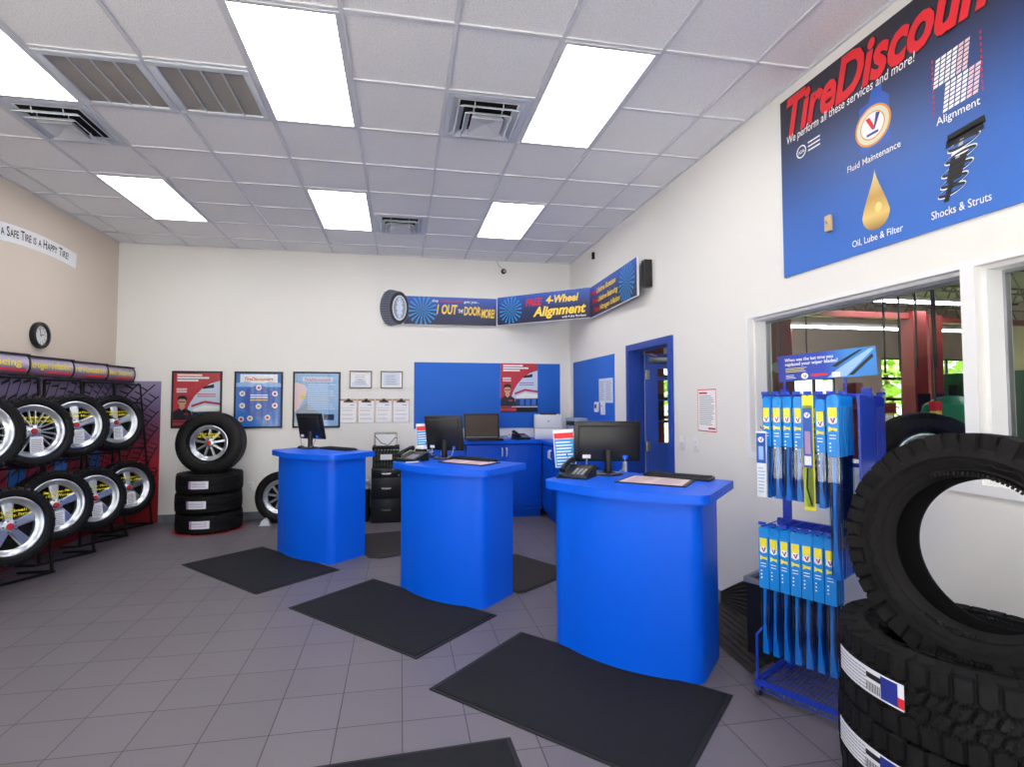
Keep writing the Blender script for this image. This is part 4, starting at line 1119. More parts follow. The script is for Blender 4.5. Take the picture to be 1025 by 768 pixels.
display_wheel((1.305, -.43, 1.055-.0), .385, .205, .25, 9, 9, 'display wheel standing on top of the stack of three road tires', ('Lug Nuts', 'All Steel Wheels'), 0, 2, False, 'free-standing display wheels')
display_wheel((2.10, -.22, .335), .325, .205, .20, 9, 9, 'display wheel on the floor half hidden behind the farthest counter', None, -8, 4, False, 'free-standing display wheels')
t = thing('wheel_chock', 'light grey wedge holding the floor wheel behind the farthest counter', 'wheel stand', (1.93, -.36, 0), 0)
B().slab([(-.06, 0), (.06, 0), (.045, .05), (.0, .09), (-.045, .05)], -.03, .03).out('wedge', 'duct_grey', t); B().box(-.07, .07, -.04, .04, 0, .006).out('foot_plate', 'duct_grey', t)

# big all-terrain tires at the right
def at_tire(R, r, w, n=532, m=48):
    hw = w/2; vs = []; fs = []
    side_f = [(r, -hw*.50), (r+.004, -hw*.62), (r+.014, -hw*.74), (r+.022, -hw*.80), (r+.028, -hw*.79), (r+.05, -hw*.90), (r+.08, -hw*.965), (R-.085, -hw*.985), (R-.07, -hw*.975)]
    prof = [(a, b_, 0) for a, b_ in side_f]
    K = 9
    for i in range(m):
        s_ = -1+2*i/(m-1)
        # shoulder drop at the outer 16 % of the tread
        rr = R-.006*s_*s_; yy = s_*hw*.93
        prof.append((rr, yy, 1 if True else 0))
    back = [(a, -b_, 0) for a, b_ in side_f[::-1]]
    inner = [(R-.03, hw*.55, 0), (R-.024, 0, 0), (R-.03, -hw*.55, 0)]
    full = [(R-.055, -hw*.965, 2), (R-.040, -hw*.96, 2), (R-.026, -hw*.955, 2), (R-.012, -hw*.95, 2)]
    prof = [(a, b_, 0) for a, b_ in side_f]+full+prof[len(side_f):]+[(a, -b_, c_) for a, b_, c_ in full[::-1]]+back+inner
    pc = 44
    tri = lambda x: abs((x % 1)*2-1)*2-1
    def tread(th, s_):
        """groove depth factor 0..1 at angle th (in pitches) and lateral s_"""
        p = th
        g = 0
        e1 = .42+.07*tri(p*1.0+(0 if s_ > 0 else .5))
        if abs(abs(s_)-e1) < .045: g = 1
        e2 = .05*tri(p*1.0+.2)
        if abs(s_-e2) < .028: g = max(g, .9)
        a_ = abs(s_)
        if a_ > e1:      # shoulder lugs
            q = (p+(0 if s_ > 0 else .5)+.10*(a_-e1)) % 1
            if q < .15: g = 1
        else:
            q = (p+(.35 if s_ > 0 else .85)+(.9*a_ if s_ > 0 else -.9*a_)) % 1
            if q < .12: g = 1
            elif .50 < q < .56: g = max(g, .35)
        return g
    L_ = len(prof); yb = hw*.93
    for i in range(n):
        a = 2*pi*i/n; p = pc*i/n; ca, sa = cos(a), sin(a)
        for (rr, yy, k) in prof:
            if k == 1: rr2 = rr-.0105*tread(p, yy/yb)*(1 if abs(yy/yb) < .8 else .75)-.0025*((int(p*1.0)*7) % 3)*.4; y2 = yy
            elif k == 2:
                s_ = 1 if yy > 0 else -1
                q = (p+(0 if s_ > 0 else .5)+.10*.5) % 1; al = int(p+(0 if s_ > 0 else .5)) % 2
                depth = .012 if q < .15 else (0 if al else .004)
                if rr < R-.035 and not al: depth = .010
                rr2 = rr; y2 = yy-s_*depth
            else: rr2, y2 = rr, yy
            vs.append((rr2*ca, y2, rr2*sa))
    for i in range(n):
        j = (i+1) % n
        for q in range(L_):
            q2 = (q+1) % L_
            fs.append((i*L_+q, j*L_+q, j*L_+q2, i*L_+q2))
    b = B(); b.add(vs, fs)
    # jagged protector band and raised sidewall letters ring
    pts = []
    for i in range(121):
        a = 2*pi*i/120; rr = R-.098+.008*(((i*7) % 5)-2)/2*(1 if i % 3 else -1)
        pts.append((rr*cos(a), -hw*.985-.001, rr*sin(a)))
    b.tube(pts, .0022, 4, cap=False)
    for k in range(120):
        if (k // 14) % 2: continue
        a = 2*pi*k/120; b.box(-.0035, .0035, -hw*.975-.0012, -hw*.95, R-.145, R-.133, X=Matrix.Rotation(a, 4, 'Y'))
    return b
RA, rA, wA = .390, .240, .262
ata = at_tire(RA, rA, wA)
proto = None
for i in range(3):
    lb = ('bottom all-terrain tire of the right-hand stack', 'middle all-terrain tire of the right-hand stack, its label cut by the bottom edge', 'topmost lying all-terrain tire of the right-hand stack, under the standing one')[i]
    t = thing('all_terrain_tire', lb, 'tire', (5.545+(.0, -.01, 0)[i], -5.965, .131+.252*i), 0, 'big all-terrain tires at the right')
    t.rotation_euler = (-pi/2, 0, radians(17*i))
    if proto is None: o = ata.out('rubber_tire', 'rubber_dust', t, 28); proto = o
    else: o = proto.copy(); COL.objects.link(o); o.parent = t
    # long paper tread label; local z axis after the rotation points along +y world (turned by the z rotation)
    b = B(); off = -radians(17*i)
    def lp(aw, v, rr):        # aw = world angle round the stack, v = height offset
        a = aw+off; return (rr*cos(a), -v, rr*sin(a)*1.0)
    a_s, a_e = radians(150), radians(193); n_ = 16
    def patch(a, a2, v0, v1, m_, rr):
        p = [(rr*cos(a+off), -v0, -(-rr*sin(a+off))) for a in ()]
        q = []
        for aa, v in ((a, v0), (a2, v0), (a2, v1), (a, v1)):
            q.append((rr*cos(aa+off), -v, rr*sin(aa+off)))
        b.add(q, [(0, 1, 2, 3)], m_)
    lab = (i, a_s, a_e)
    for k in range(n_):
        a = a_s+(a_e-a_s)*k/n_; a2 = a_s+(a_e-a_s)*(k+1)/n_
        patch(a, a2, -.038, .045, 0, RA+.0015)
        if k >= 12 and k < 15: patch(a, a2, -.032, .040, 1, RA+.0022)
        elif k >= 9 and k < 12:
            for q in range(3): patch(a+(a2-a)*q/3, a+(a2-a)*(q+.5)/3, -.03, .0, 2, RA+.0022)
            patch(a, a2, .012, .03, 2, RA+.0022)
        elif k < 9:
            for v in (-.03, -.018, -.006, .006, .018, .030): patch(a+.002, a2-.002, v, v+.004, 3, RA+.0022)
        else: patch(a, a2, -.032, .0, 4, RA+.0022)
    b.out('paper_label', ['label_white', 'label_blue', 'black_ink', 'grey_ink', 'red_ink'], t, 0)
t = thing('all_terrain_tire', 'big all-terrain tire standing upright on top of the right-hand stack', 'tire', (5.505, -6.055, .685+RA), -78, 'big all-terrain tires at the right', rx=-6)
o = proto.copy(); COL.objects.link(o); o.parent = t

# ------------------------------------------------------------------ wiper blade rack
RX, RY, RZ = 5.49, -4.91, -60.6
t = thing('wiper_rack', 'blue wire display rack on casters with a wiper blade header', 'display rack', (RX, RY, 0), RZ)
def rk_(name, b, m='wire_blue', sm=35): return b.out(name, m, t, sm)
rk_('post', B().box(.03, .07, .30, .325, .07, 1.64))
rk_('post', B().box(.43, .47, .30, .325, .07, 1.64))
b = B().box(.0, .5, .295, .32, .86, .90); rk_('crossbar', b)
b = B().box(-.03, .50, .20, .225, 1.585, 1.61); rk_('crossbar', b)
b = B()
for x in (0, .5): b.box(x-.012, x+.012, .0, .46, .06, .085)
b.box(0, .5, 0, .02, .06, .085); b.box(0, .5, .44, .46, .06, .085)
rk_('base_frame', b)
b = B()
for i in range(25): b.tube([(.0+i*.0208, .0, .09), (.0+i*.0208, .46, .09)], .002, 4)
for y_ in (0, .08, .16, .24, .32, .40, .46): b.tube([(0, y_, .088), (.5, y_, .088)], .0025, 4)
for i in range(25): b.tube([(i*.0208, .0, .09), (i*.0208, .0, .04)], .002, 4)
b.tube([(0, 0, .04), (.5, 0, .04)], .003, 4); rk_('wire_shelf', b, sm=0)
b = B().tube([(.0, .01, .08), (.0, .01, .32), (.03, .05, .37), (.05, .3, .38)], .007, 8); rk_('side_rail', b)
for x, y_ in ((.0, .02), (.48, .02), (.0, .42), (.48, .42)):
    c_ = B().cyl((x-.012, y_, .026), .026, .024, 'x', 20).out('caster', 'caster_grey', t)
    B().box(x-.018, x+.018, y_-.012, y_+.012, .03, .062).out('bracket', 'wire_blue', c_)
hd = B().box(-.005, .425, .27, .275, 1.66, 1.80).out('header_card', 'header_print', t, 0)
hd.matrix_local = Matrix.Translation((.045, .0, 1.68)) @ Matrix.Rotation(radians(-3), 4, 'Y') @ Matrix.Diagonal((1.10, 1, 1.06, 1)) @ Matrix.Translation((0, 0, -1.66))
b = B(); b.text('When was the last time you', .03, 1.765, .017, .22, .2685, 0, 'l', .01, .1); b.text('replaced your wiper blades?', .03, 1.742, .017, .24, .2685, 0, 'l', .01, .1)
b.lines(.03, .14, 1.705, 1.732, 3, 1, .2685, .3); b.disc(.118, 1.683, .016, y=.2685, m=0); b.lines(.03, .08, 1.672, 1.695, 3, 0, .2685, .3); b.rect(.15, .22, 1.678, 1.69, .2685, 3)
b.flat([(.111, 1.689), (.116, 1.689), (.121, 1.676), (.118, 1.674)], .2680, 3); b.flat([(.119, 1.674), (.122, 1.674), (.129, 1.69), (.124, 1.69)], .2679, 4)
b.flat([(.22, 1.665), (.26, 1.70), (.40, 1.79), (.42, 1.79), (.30, 1.665)], .2686, 2); b.flat([(.24, 1.722), (.36, 1.79), (.375, 1.79), (.26, 1.715)], .2682, 5); b.flat([(.31, 1.67), (.41, 1.765), (.415, 1.75), (.33, 1.67)], .2681, 5)
b.rect(.24, .275, 1.665, 1.69, .2680, 0)
b.out('header_print', ['white_ink', 'label_yellow', 'poster_light', 'red_ink', 'label_blue', 'wiper_black'], hd, 0)
for x in (.06, .36): rk_('header_support', B().box(x, x+.01, .276, .286, 1.60, 1.70))
rk_('end_panel', B().box(.475, .485, .07, .30, .95, 1.60), 'wire_blue')
# peg arms
arms = []
for i in range(7): arms.append((.035+i*.053, .90, .30, .02, -1))
for i in range(8): arms.append((.065+i*.052, 1.60, .21, .02, -1))
for (x, z, y0, y1, s_) in arms:
    b = B().tube([(x, y0, z), (x, y1, z-.002), (x, y1-.012, z+.008)], .0028, 6)
    b.box(x-.018, x+.018, y1-.004, y1+.004, z+.006, z+.022, X=None)
    rk_('peg_arm', b)
# packages
def package(kind, L0, w=.050, tf=.48):
    """wiper blade in its sleeve, origin at the hang hole, hanging down -z, face to -y"""
    lab = 'wiper blade package'
    p = thing('wiper_package', lab, 'wiper blade', (0, 0, 0), 0, 'hanging wiper blade packages')
    h = w/2
    if kind in ('sky', 'navy'):
        c1, c2 = ('sky_card', 'sky_card2') if kind == 'sky' else ('navy_card', 'navy_card2')
        top = tf*L0
        b = B(); b.box(-h, h, -.006, .006, -top, -.045, 0, bev=.002); b.flat([(-h, -.045), (h, -.045), (h, 0), (h*.4, .012), (-h*.4, .012), (-h, 0)], 0, 0)
        b.flat([(-h, -.045), (h, -.045), (h, 0), (h*.4, .012), (-h*.4, .012), (-h, 0)][::-1], .001, 0)
        b.add([(-h*.2, -.003, -top), (h*.35, -.003, -top), (h*.05, -.004, -L0*.75), (h*.75, -.004, -L0), (-h*.55, -.004, -L0), (-h*.30, -.004, -L0*.75)], [(0, 5, 4, 3, 2, 1)], 1)
        b.add([(-h*.2, .003, -top), (h*.35, .003, -top), (h*.05, .004, -L0*.75), (h*.75, .004, -L0), (-h*.55, .004, -L0), (-h*.30, .004, -L0*.75)], [(0, 1, 2, 3, 4, 5)], 1)
        b.out('card', [c1, c2], p, 0)
        B().box(-h*.95, h*.95, -.0045, .0045, -L0, -top, 0).out('clear_sleeve', 'clear_plastic', p, 0)
        b = B(); b.tube([(h*.65, 0, -top+.02), (h*.5, 0, -L0*.7), (h*.15, 0, -L0+.01)], .0034, 5); b.tube([(-h*.7, 0, -top+.02), (-h*.7, 0, -L0+.02)], .0028, 5); b.out('wiper_blade', 'wiper_black', p)
        if kind == 'sky':
            y_ = -.0068; b = B()
            b.rect(-h*.72, h*.72, -.125, -.05, y_, 0); b.disc(0, -.112, h*.72, y=y_-.0004, m=1, n=20)
            b.flat([(-h*.45, -.102), (-h*.15, -.102), (h*.1, -.118), (0, -.124)], y_-.0008, 2); b.flat([(0, -.124), (h*.15, -.124), (h*.5, -.100), (h*.22, -.100)], y_-.0009, 3)
            b.flat([(-h*.72, -.170), (-h*.1, -.160), (h*.72, -.166), (h*.72, -.150), (-.1*h, -.150), (-h*.72, -.142)], y_, 0)
            for z_ in (-.185, -.20): b.rect(-h*.6, h*.5, z_-.002, z_+.002, y_, 1)
            for z_ in (-.225, -.243, -.261): b.disc(-h*.45, z_, .0042, y=y_, m=1, n=10)
            b.out('label', ['label_yellow', 'white_ink', 'red_ink', 'label_blue'], p, 0)
    elif kind == 'clear':
        b = B(); b.box(-h, h, -.001, .001, -L0, .012); b.out('card', 'label_yellow', p, 0)
        b = B(); b.box(-h*.8, h*.8, -.012, -.001, -L0+.02, -.04); b.out('clear_sleeve', 'clear_plastic', p, 0)
        b = B(); b.rect(-h*.8, h*.8, -L0*.62, -.055, -.0125, 0); b.disc(0, -.09, h*.55, y=-.0130, m=1, n=18); b.rect(-h*.5, h*.5, -L0*.5, -L0*.30, -.0128, 2); b.rect(-h*.6, h*.6, -L0*.6, -L0*.52, -.0128, 1)
        b.flat([(-h*.3, -.083), (-h*.1, -.083), (h*.05, -.096), (0, -.1)], -.0135, 3); b.flat([(0, -.1), (h*.1, -.1), (h*.35, -.08), (h*.1, -.08)], -.0136, 0)
        b.out('label', ['bottle_blue', 'white_ink', 'label_violet', 'red_ink'], p, 0)
        b = B(); b.tube([(-h*.2, -.006, -L0*.63), (-h*.35, -.006, -L0*.8), (h*.4, -.006, -L0+.03)], .004, 6); b.out('wiper_blade', 'wiper_black', p)
    elif kind == 'white':
        b = B(); b.box(-h, h, -.008, .008, -L0, -.01, bev=.002); b.out('card', 'label_white', p)
        b = B(); b.rect(-h*.95, h*.95, -L0*.5, -.02, -.0085, 0); b.disc(0, -.055, h*.6, y=-.009, m=1, n=18); b.rect(-h*.5, h*.5, -L0*.45, -L0*.25, -.009, 2); b.lines(-h*.7, h*.7, -L0+.02, -L0*.55, 8, 2, -.0088)
        b.flat([(-h*.3, -.05), (-h*.1, -.05), (h*.05, -.062), (0, -.066)], -.0095, 3); b.flat([(0, -.066), (h*.1, -.066), (h*.35, -.046), (h*.1, -.046)], -.0096, 0)
        b.out('label', ['bottle_blue', 'white_ink', 'poster_light', 'red_ink'], p, 0)
    elif kind == 'small':
        b = B(); b.box(-h, h, -.006, .006, -L0, -.0, bev=.002); b.out('card', 'navy_card2', p)
        b = B(); b.rect(-h*.8, h*.2, -L0+.01, -.02, -.0065, 0); b.rect(-h*.6, h*.1, -L0*.6, -L0*.35, -.0068, 1); b.out('label', ['label_white', 'label_blue'], p, 0)
    return p
RM = Matrix.Translation((RX, RY, 0)) @ Matrix.Rotation(radians(RZ), 4, 'Z')
used = set()
def hang(p, x, y, z, label, rz=0.):
    if p.name in used: p = dup(p)
    used.add(p.name)
    q = RM @ Vector((x, y, z)); p.location = q; p.rotation_euler = (0, 0, radians(RZ+rz)); p['label'] = label
    return p
ordn = ['first', 'second', 'third', 'fourth', 'fifth', 'sixth', 'seventh', 'eighth', 'ninth', 'tenth', 'eleventh', 'twelfth']
sky_low = package('sky', .66, .050); sky_up = package('sky', .53, .044); sky_long = package('sky', .88, .054, .33)
for i in range(7):
    for j in range(4):
        lb = 'light blue wiper package, lower tier, %s column from the left, %s in its row' % (ordn[i], ('front', 'second', 'third', 'hindmost')[j])
        hang(sky_low, .035+i*.053, .035+j*.032, .885, lb, random.uniform(-6, 6))
for i in range(4):
    for j in range(3):
        lb = 'light blue wiper package, upper tier, %s column from the left, %s in its row' % (ordn[i], ('front', 'middle', 'hindmost')[j])
        hang(sky_up, .065+.052*i, .035+j*.04, 1.585, lb, random.uniform(-5, 5))
clear = package('clear', .57, .052); hang(clear, .065+.052*4, .02, 1.59, 'yellow backed clear wiper package in the middle of the upper tier')
hang(sky_up, .065+.052*4, .09, 1.585, 'light blue wiper package hanging behind the yellow backed one')
for j in range(3): hang(sky_up, .065+.052*5+.004, .02+j*.04, 1.57, 'light blue wiper package right of the yellow one, %s in its row' % ('front', 'middle', 'hindmost')[j])
for j in range(9):
    hang(sky_long, .065+.052*6+.016, -.005+j*.025, 1.59, 'long light blue wiper package in the right-hand upper row, %s from the front' % ordn[j], random.uniform(-3, 3))
white = package('white', .36, .050); hang(white, .05, .0, 1.42, 'white and blue boxed wiper refill at the far left of the rack')
rk_('peg_arm', B().tube([(.05, .31, 1.43), (.05, .00, 1.425), (.05, -.01, 1.435)], .0028, 6))
small = package('small', .20, .045)
for j in range(4): hang(small, .11+.055*j, .27, 1.215, 'small navy wiper refill pack below the upper tier, %s from the left' % ordn[j])
for j in range(4): rk_('peg_arm', B().tube([(.11+.055*j, .31, 1.23), (.11+.055*j, .262, 1.225)], .0028, 6))
rk_('crossbar', B().box(.03, .47, .305, .32, 1.225, 1.245))
navy = package('navy', .78, .05)
for j in range(6):
    hang(navy, .46-.0*j, .335+j*.028, 1.585, 'dark blue package high on the wall side of the rack, %s outward' % ordn[j], 180)
rk_('peg_arm', B().tube([(.46, .31, 1.60), (.46, .52, 1.60), (.46, .53, 1.61)], .003, 6)); rk_('peg_arm', B().box(.44, .48, .515, .525, 1.605, 1.62))
navy2 = package('navy', .62, .05)
for j in range(5): hang(navy2, .46, .335+j*.03, .79, 'dark blue package low on the wall side of the rack, %s outward' % ordn[j], 180)
rk_('peg_arm', B().tube([(.46, .31, .80), (.46, .49, .80), (.46, .50, .81)], .003, 6))
# bin behind the rack
t = thing('waste_bin', 'black bin with a grey rim behind the wiper rack', 'bin', (5.91, -4.50, 0), -60)
B().prism([(-.10, -.13), (.10, -.13), (.10, .13), (-.10, .13)], .0, .45).out('bin_body', 'bin_black', t)
B().box(-.115, .115, -.145, -.12, .44, .475, bev=.006).box(-.115, .115, .12, .145, .44, .475, bev=.006).box(-.115, -.09, -.12, .12, .44, .475, bev=.006).box(.09, .115, -.12, .12, .44, .475, bev=.006).out('rim', 'grey_ink', t)

# ------------------------------------------------------------------ workshop beyond the glass
GX0, GX1, GY0, GY1, GH = W+.17, 19.5, -9.5, 4.2, 4.15
struct(B().box(GX0, GX1, GY0, GY1, -.1, 0), 'floor_workshop', 'garage_floor')
struct(B().box(GX0, GX1, GY0, GY1, GH, GH+.1), 'ceiling_workshop', 'garage_roof')
b = B()
bays = [(7.6, 10.9), (12.2, 14.6), (16.0, 18.8)]
xs = [GX0]+[v for p in bays for v in p]+[GX1]
for i in range(0, len(xs), 2): b.box(xs[i], xs[i+1], GY1, GY1+.15, 0, GH)
for a, c_ in bays: b.box(a, c_, GY1, GY1+.15, 2.7, GH)
struct(b, 'wall_workshop_far', 'garage_wall')
b = B().box(GX1, GX1+.15, GY0, GY1, 1.5, GH); b.box(GX1, GX1+.15, GY0, GY1, 0, 1.5, 1); struct(b, 'wall_workshop_side', ['garage_wall', 'green_wall'])
b = B().box(GX0, GX1, GY0-.15, GY0, 1.5, GH); b.box(GX0, GX1, GY0-.15, GY0, 0, 1.5, 1); struct(b, 'wall_workshop_street', ['garage_wall', 'green_wall'])
struct(B().box(GX0-.02, GX0, GY0, WY3-.3, 0, GH).box(GX0-.02, GX0, DY0+.3, GY1, 0, GH).box(GX0-.02, GX0, WY3-.3, DY0+.3, H, GH), 'wall_workshop_near', 'garage_wall')
for k, (a, c_) in enumerate(bays):
    b = B(); n_ = 4
    for i in range(n_+1): x = a+(c_-a)*i/n_; b.box(x-.03, x+.03, GY1+.02, GY1+.07, 0, 2.7)
    for j in range(6): z = j*.54; b.box(a, c_, GY1+.02, GY1+.07, max(0, z-.04), z+.04)
    b.box(a, c_, GY1+.02, GY1+.06, 0, .55)
    o = struct(b, 'door_%d' % (k+2), 'black_metal'); B().box(a, c_, GY1+.04, GY1+.045, .55, 2.7).out('pane', 'clear_glass', o, 0)
# joists and strip lights
for i in range(9):
    y_ = GY0+1.0+i*1.5; b = B()
    b.tube([(GX0, y_, GH-.05), (GX1, y_, GH-.05)], .03, 4); b.tube([(GX0, y_, GH-.55), (GX1, y_, GH-.55)], .025, 4)
    n_ = 22
    for k in range(n_):
        x = GX0+(GX1-GX0)*k/n_; x2 = x+(GX1-GX0)/n_/2; b.tube([(x, y_, GH-.55), (x2, y_, GH-.05), (x2*2-x, y_, GH-.55)], .013, 4)
    struct(b, 'trim_%d' % (i+3), 'joist')
for i, (y_, x0, x1, z_) in enumerate(((-6.6, 8.0, 13.0, 3.1), (-3.6, 9.0, 12.5, 2.98), (0, 10.9, 13.6, 3.25), (1.4, 10.5, 15.2, 3.0))):
    t = thing('strip_light', 'fluorescent strip light hanging in the workshop, %s counted from the street side' % ordn[i], 'light', (x0, y_, z_), 0, 'workshop strip lights')
    B().box(0, x1-x0, -.06, .06, .03, .09).out('housing', 'white_trim', t); B().box(.02, x1-x0-.02, -.045, .045, 0, .03).out('tube', 'strip_light', t)
    for x in (.3, x1-x0-.3): B().tube([(x, 0, .09), (x, 0, GH-z_)], .006, 5).out('suspension_rod', 'joist', t)
# two post lifts
def lift(x, y_, label):
    t = thing('vehicle_lift', label, 'vehicle lift', (x, y_, 0), 0, 'red two-post vehicle lifts')
    for sx_ in (-1.35, 1.35):
        p = B().box(sx_-.14, sx_+.14, -.12, .12, 0, 3.15).box(sx_-.2, sx_+.2, -.2, .2, 0, .03).out('post', 'red_metal', t)
        B().box(sx_-.10, sx_+.10, -.18, .18, 1.2, 1.7).out('carriage', 'black_metal', p)
        B().tube([(sx_, .12, 1.25), (sx_*.55, .5, 1.25)], .05, 4).out('lift_arm', 'red_metal', p)
    B().box(-1.5, 1.5, -.06, .06, 3.02, 3.12).out('overhead_beam', 'red_metal', t)
lift(11.2, .3, 'red two-post lift seen through the window, nearer the left bay'); lift(14.6, .6, 'red two-post lift seen through the window, behind the tire changer')
lift(9.6, 1.6, 'red two-post lift seen in the left part of the window')
# hanging hoses
t = B()
for k in range(4): t.tube([(8.9+.12*k, -3.1+.3*k, GH-.55), (8.9+.12*k, -3.1+.3*k, 1.9)], .012, 6)
tag(t.out('hanging_cables', 'black_plastic'), 'dark cables hanging from the workshop ceiling', 'cables')
# compressor tank
t = thing('air_tank', 'green upright air tank seen through the window beside the mullion', 'air tank', (8.0, -3.97, 0))
B().lathe([(0, 1.62), (.10, 1.60), (.19, 1.54), (.22, 1.44), (.22, .3), (.18, .2), (0, .15)], 28).out('tank', 'green_tank', t)
for a in range(3): B().tube([(.18*cos(a*2.1), .18*sin(a*2.1), .3), (.22*cos(a*2.1), .22*sin(a*2.1), 0)], .015, 6).out('leg', 'black_metal', t)
B().cyl((0, 0, 1.6), .03, .1).out('valve', 'black_metal', t)
t = thing('green_cabinet', 'dark green locker behind the green air tank', 'locker', (9.1, -3.9, 0), 0)
B().box(0, .8, 0, .9, 0, 1.85, bev=.01).out('body', 'green_wall', t); B().box(.02, .40, -.015, 0, .05, 1.80).out('door', 'green_wall', t)
# tire changer (red machine)
t = thing('tire_changer', 'red tire changing machine seen through the window', 'machine', (8.1, -3.25, 0), 20)
B().box(-.35, .35, -.3, .3, 0, .75, bev=.02).out('cabinet', 'red_metal', t); B().box(-.06, .06, .2, .32, .75, 1.75).out('column', 'red_metal', t)
B().box(-.5, .5, .1, .2, 1.45, 1.55).out('swing_arm', 'red_metal', t); B().cyl((0, 0, .75), .22, .06).out('turntable', 'steel', t)
B().cyl((.35, .15, 1.2), .022, .5).out('bead_rod', 'white_trim', t); B().cyl((.20, .15, 1.0), .05, .4).out('cylinder', 'steel', t); B().box(.1, .3, .05, .12, 1.38, 1.43).out('gauge_block', 'white_trim', t)
B().box(-.42, -.25, .0, .12, 1.25, 1.5, bev=.02).out('tool_head', 'red_metal', t)
t = thing('impact_wrench', 'yellow and red air tool hanging by its hose beside the green tank', 'tool', (7.55, -4.20, 1.30))
B().cyl((0, 0, 0), .018, .14).out('handle', 'black_plastic', t); B().box(-.03, .03, -.025, .025, .12, .20, bev=.008).out('body', 'gold_ink', t); B().box(-.032, .032, -.027, .027, .2, .27, bev=.008).out('head', 'red_ink', t)
B().tube([(0, 0, .27), (0, 0, 1.2), (.02, 0, GH-.56-1.3)], .008, 6).out('air_hose', 'black_plastic', t)
# parts drawers at the far right
t = thing('parts_drawers', 'grey cabinet of many small parts drawers at the right edge', 'drawer cabinet', (7.9, -4.75, 0), -90)
B().box(0, 1.3, 0, .35, .7, 1.47).box(.02, .06, 0, .35, 0, .7).box(1.24, 1.28, 0, .35, 0, .7).out('body', 'grey_ink', t)
for i in range(8):
    for j in range(8):
        d_ = B().box(.02+i*.16, .165+i*.16, -.02, 0, .72+j*.092, .80+j*.092).out('drawer', 'black_plastic', t); 
        B().box(.07+i*.16, .115+i*.16, -.03, -.02, .735+j*.092, .75+j*.092).out('pull', 'steel', d_)
t = thing('spray_bottle', 'white and blue spray bottle on the parts drawers', 'bottle', (7.95, -5.18, 1.472))
B().lathe([(0, 0), (.04, 0), (.045, .02), (.045, .13), (.015, .18), (.015, .2)], 16).out('bottle', 'white_trim', t); B().box(-.05, .02, -.012, .012, .2, .24, bev=.004).out('spray_head', 'black_plastic', t)
t = thing('spare_tire', 'dark car tire standing just inside the workshop window', 'tire', (6.85, -4.70, 1.21), -35)
road_tire(.29, .17, .22).out('rubber_tire', 'rubber', t, 30); wheel_parts(t, .15, .18, 5, 5)
t = thing('work_bench', 'steel workshop bench carrying the car tire behind the window', 'bench', (6.85, -4.70, 0), -35)
B().box(-.45, .45, -.25, .25, .875, .92).out('bench_top', 'steel', t)
for sx_ in (-.42, .42):
    for sy_ in (-.22, .22): B().box(sx_-.02, sx_+.02, sy_-.02, sy_+.02, 0, .875).out('leg', 'steel', t)
t = thing('ceiling_pipe', 'pale horizontal pipe in the workshop between the red posts', 'pipe', (8.3, -1.6, 2.0), 38)
B().cyl((0, 0, 0), .07, 1.9, 'x', 16).out('pipe', 'pipe_grey', t)
for x in (.2, 1.7): B().tube([(x, 0, .07), (x, 0, GH-2.0)], .01, 6).out('hanger', 'joist', t)

# outside: parking, grass and trees
struct(B().box(-40, 60, -45, FRONT-.2, -.3, -.15), 'ground_street', 'bounce_paving'); struct(B().box(-40, -.3, FRONT-.2, 40, -.3, -.15), 'ground_side', 'bounce_paving')
struct(B().box(-.3, 60, GY1+.2, 40, -.3, -.15), 'ground_yard', 'grass_mat')
def tree(x, y_, h_, label):
    t = thing('tree', label, 'tree', (x, y_, -.15), 0, 'trees outside the workshop doors')
    B().tube([(0, 0, 0), (.1, 0, h_*.3), (-.05, .1, h_*.55)], [.18, .14, .08], 8).out('trunk', 'bark', t)
    b = B()
    for k in range(420):
        u = random.random()*2*pi; v = random.uniform(-1, 1); rr = h_*.42*random.random()**.4
        c_ = Vector((rr*cos(u)*sqrt(1-v*v), rr*sin(u)*sqrt(1-v*v), h_*.55+rr*v*.95)); s_ = random.uniform(.15, .38)
        X = Matrix.Translation(c_) @ Matrix.Rotation(random.random()*6, 4, 'Z') @ Matrix.Rotation(random.random()*3, 4, 'X')
        b.add([(-s_, 0, 0), (0, -s_*.6, .05), (s_, 0, 0), (0, s_*.6, .05)], [(0, 1, 2, 3)], 0, X)
    b.out('crown', 'leaf', t, 0)
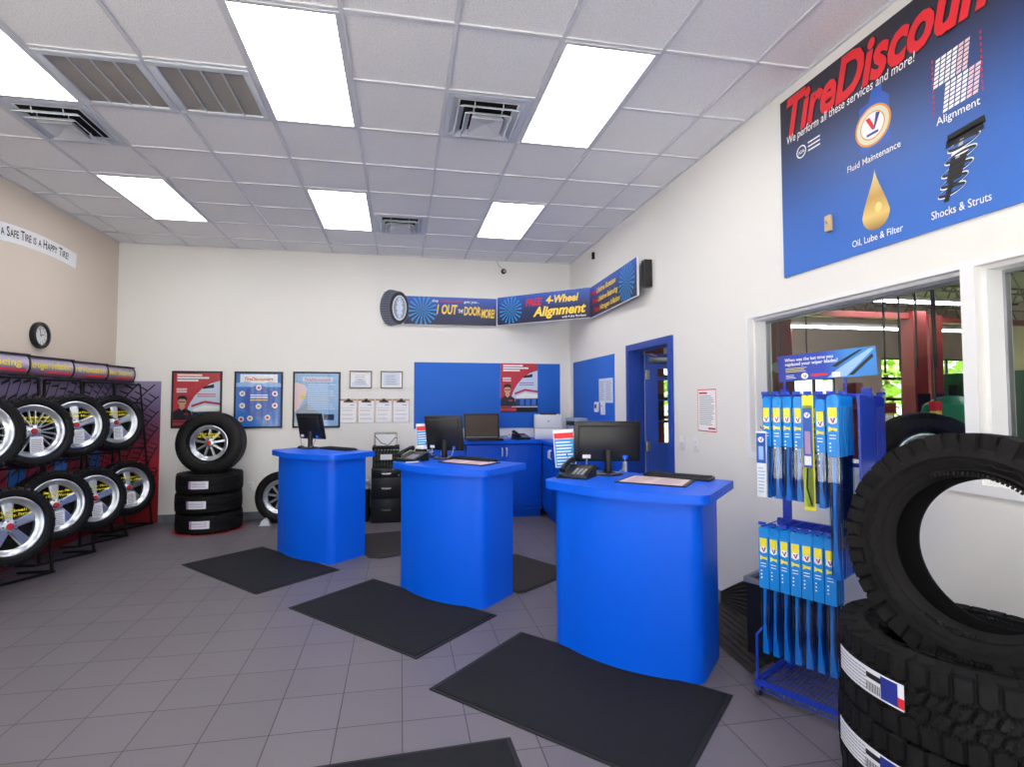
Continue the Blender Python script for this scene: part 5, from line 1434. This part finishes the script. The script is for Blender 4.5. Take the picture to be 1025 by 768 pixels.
for i, (x, y_, h_) in enumerate(((11.8, 10.5, 5.5), (17.5, 12, 6.2), (23.5, 11, 5.8), (29.5, 14, 7), (6.5, 13, 5.5))):
    tree(x, y_, h_, 'leafy tree outside the workshop doors, %s of the row' % ordn[i])

# ------------------------------------------------------------------ light
wd = bpy.data.worlds.new('world'); SC.world = wd; wd.use_nodes = True
nt = wd.node_tree; bg = nt.nodes['Background']
sk = nt.nodes.new('ShaderNodeTexSky'); sk.sky_type = 'NISHITA'; sk.sun_elevation = radians(48); sk.sun_rotation = radians(200); sk.sun_disc = False; sk.air_density = 1.0; sk.dust_density = 2.5
mx = nt.nodes.new('ShaderNodeMix'); mx.data_type = 'RGBA'; mx.inputs[0].default_value = .8
mx.inputs[7].default_value = (1.8, 1.8, 1.8, 1)
nt.links.new(sk.outputs['Color'], mx.inputs[6]); nt.links.new(mx.outputs[2], bg.inputs['Color'])
bg.inputs['Strength'].default_value = 1.0
sn = bpy.data.lights.new('sun', 'SUN'); sn.energy = 52.0; sn.angle = radians(.6); sn.color = (1, .96, .9)
so = bpy.data.objects.new('sun', sn); COL.objects.link(so); so.rotation_euler = Vector((.25, -.62, -.9)).to_track_quat('-Z', 'Y').to_euler()
# light portals in the glazed openings (guide the sky light only)
def portal(loc, rot, sx_, sy_):
    L_ = bpy.data.lights.new('window_portal', 'AREA'); L_.shape = 'RECTANGLE'; L_.size = sx_; L_.size_y = sy_; L_.cycles.is_portal = True
    o = bpy.data.objects.new('window_portal', L_); COL.objects.link(o); o.location = loc; o.rotation_euler = [radians(a) for a in rot]
portal((W/2, FRONT-.12, 1.53), (90, 0, 0), W-.3, 2.8)
portal((-.12, (LW0+LW1)/2, 1.40), (90, 0, -90), abs(LW1-LW0), 2.1)
portal((13.3, GY1+.2, 1.65), (90, 0, 180), 11.5, 3.3)
SC.view_settings.view_transform = 'Standard'; SC.view_settings.look = 'None'; SC.view_settings.gamma = 1; SC.view_settings.use_curve_mapping = False
SC.view_settings.exposure = 0.19
SC.cycles.max_bounces = 8; SC.cycles.diffuse_bounces = 5; SC.cycles.transparent_max_bounces = 16; SC.cycles.sample_clamp_indirect = 6
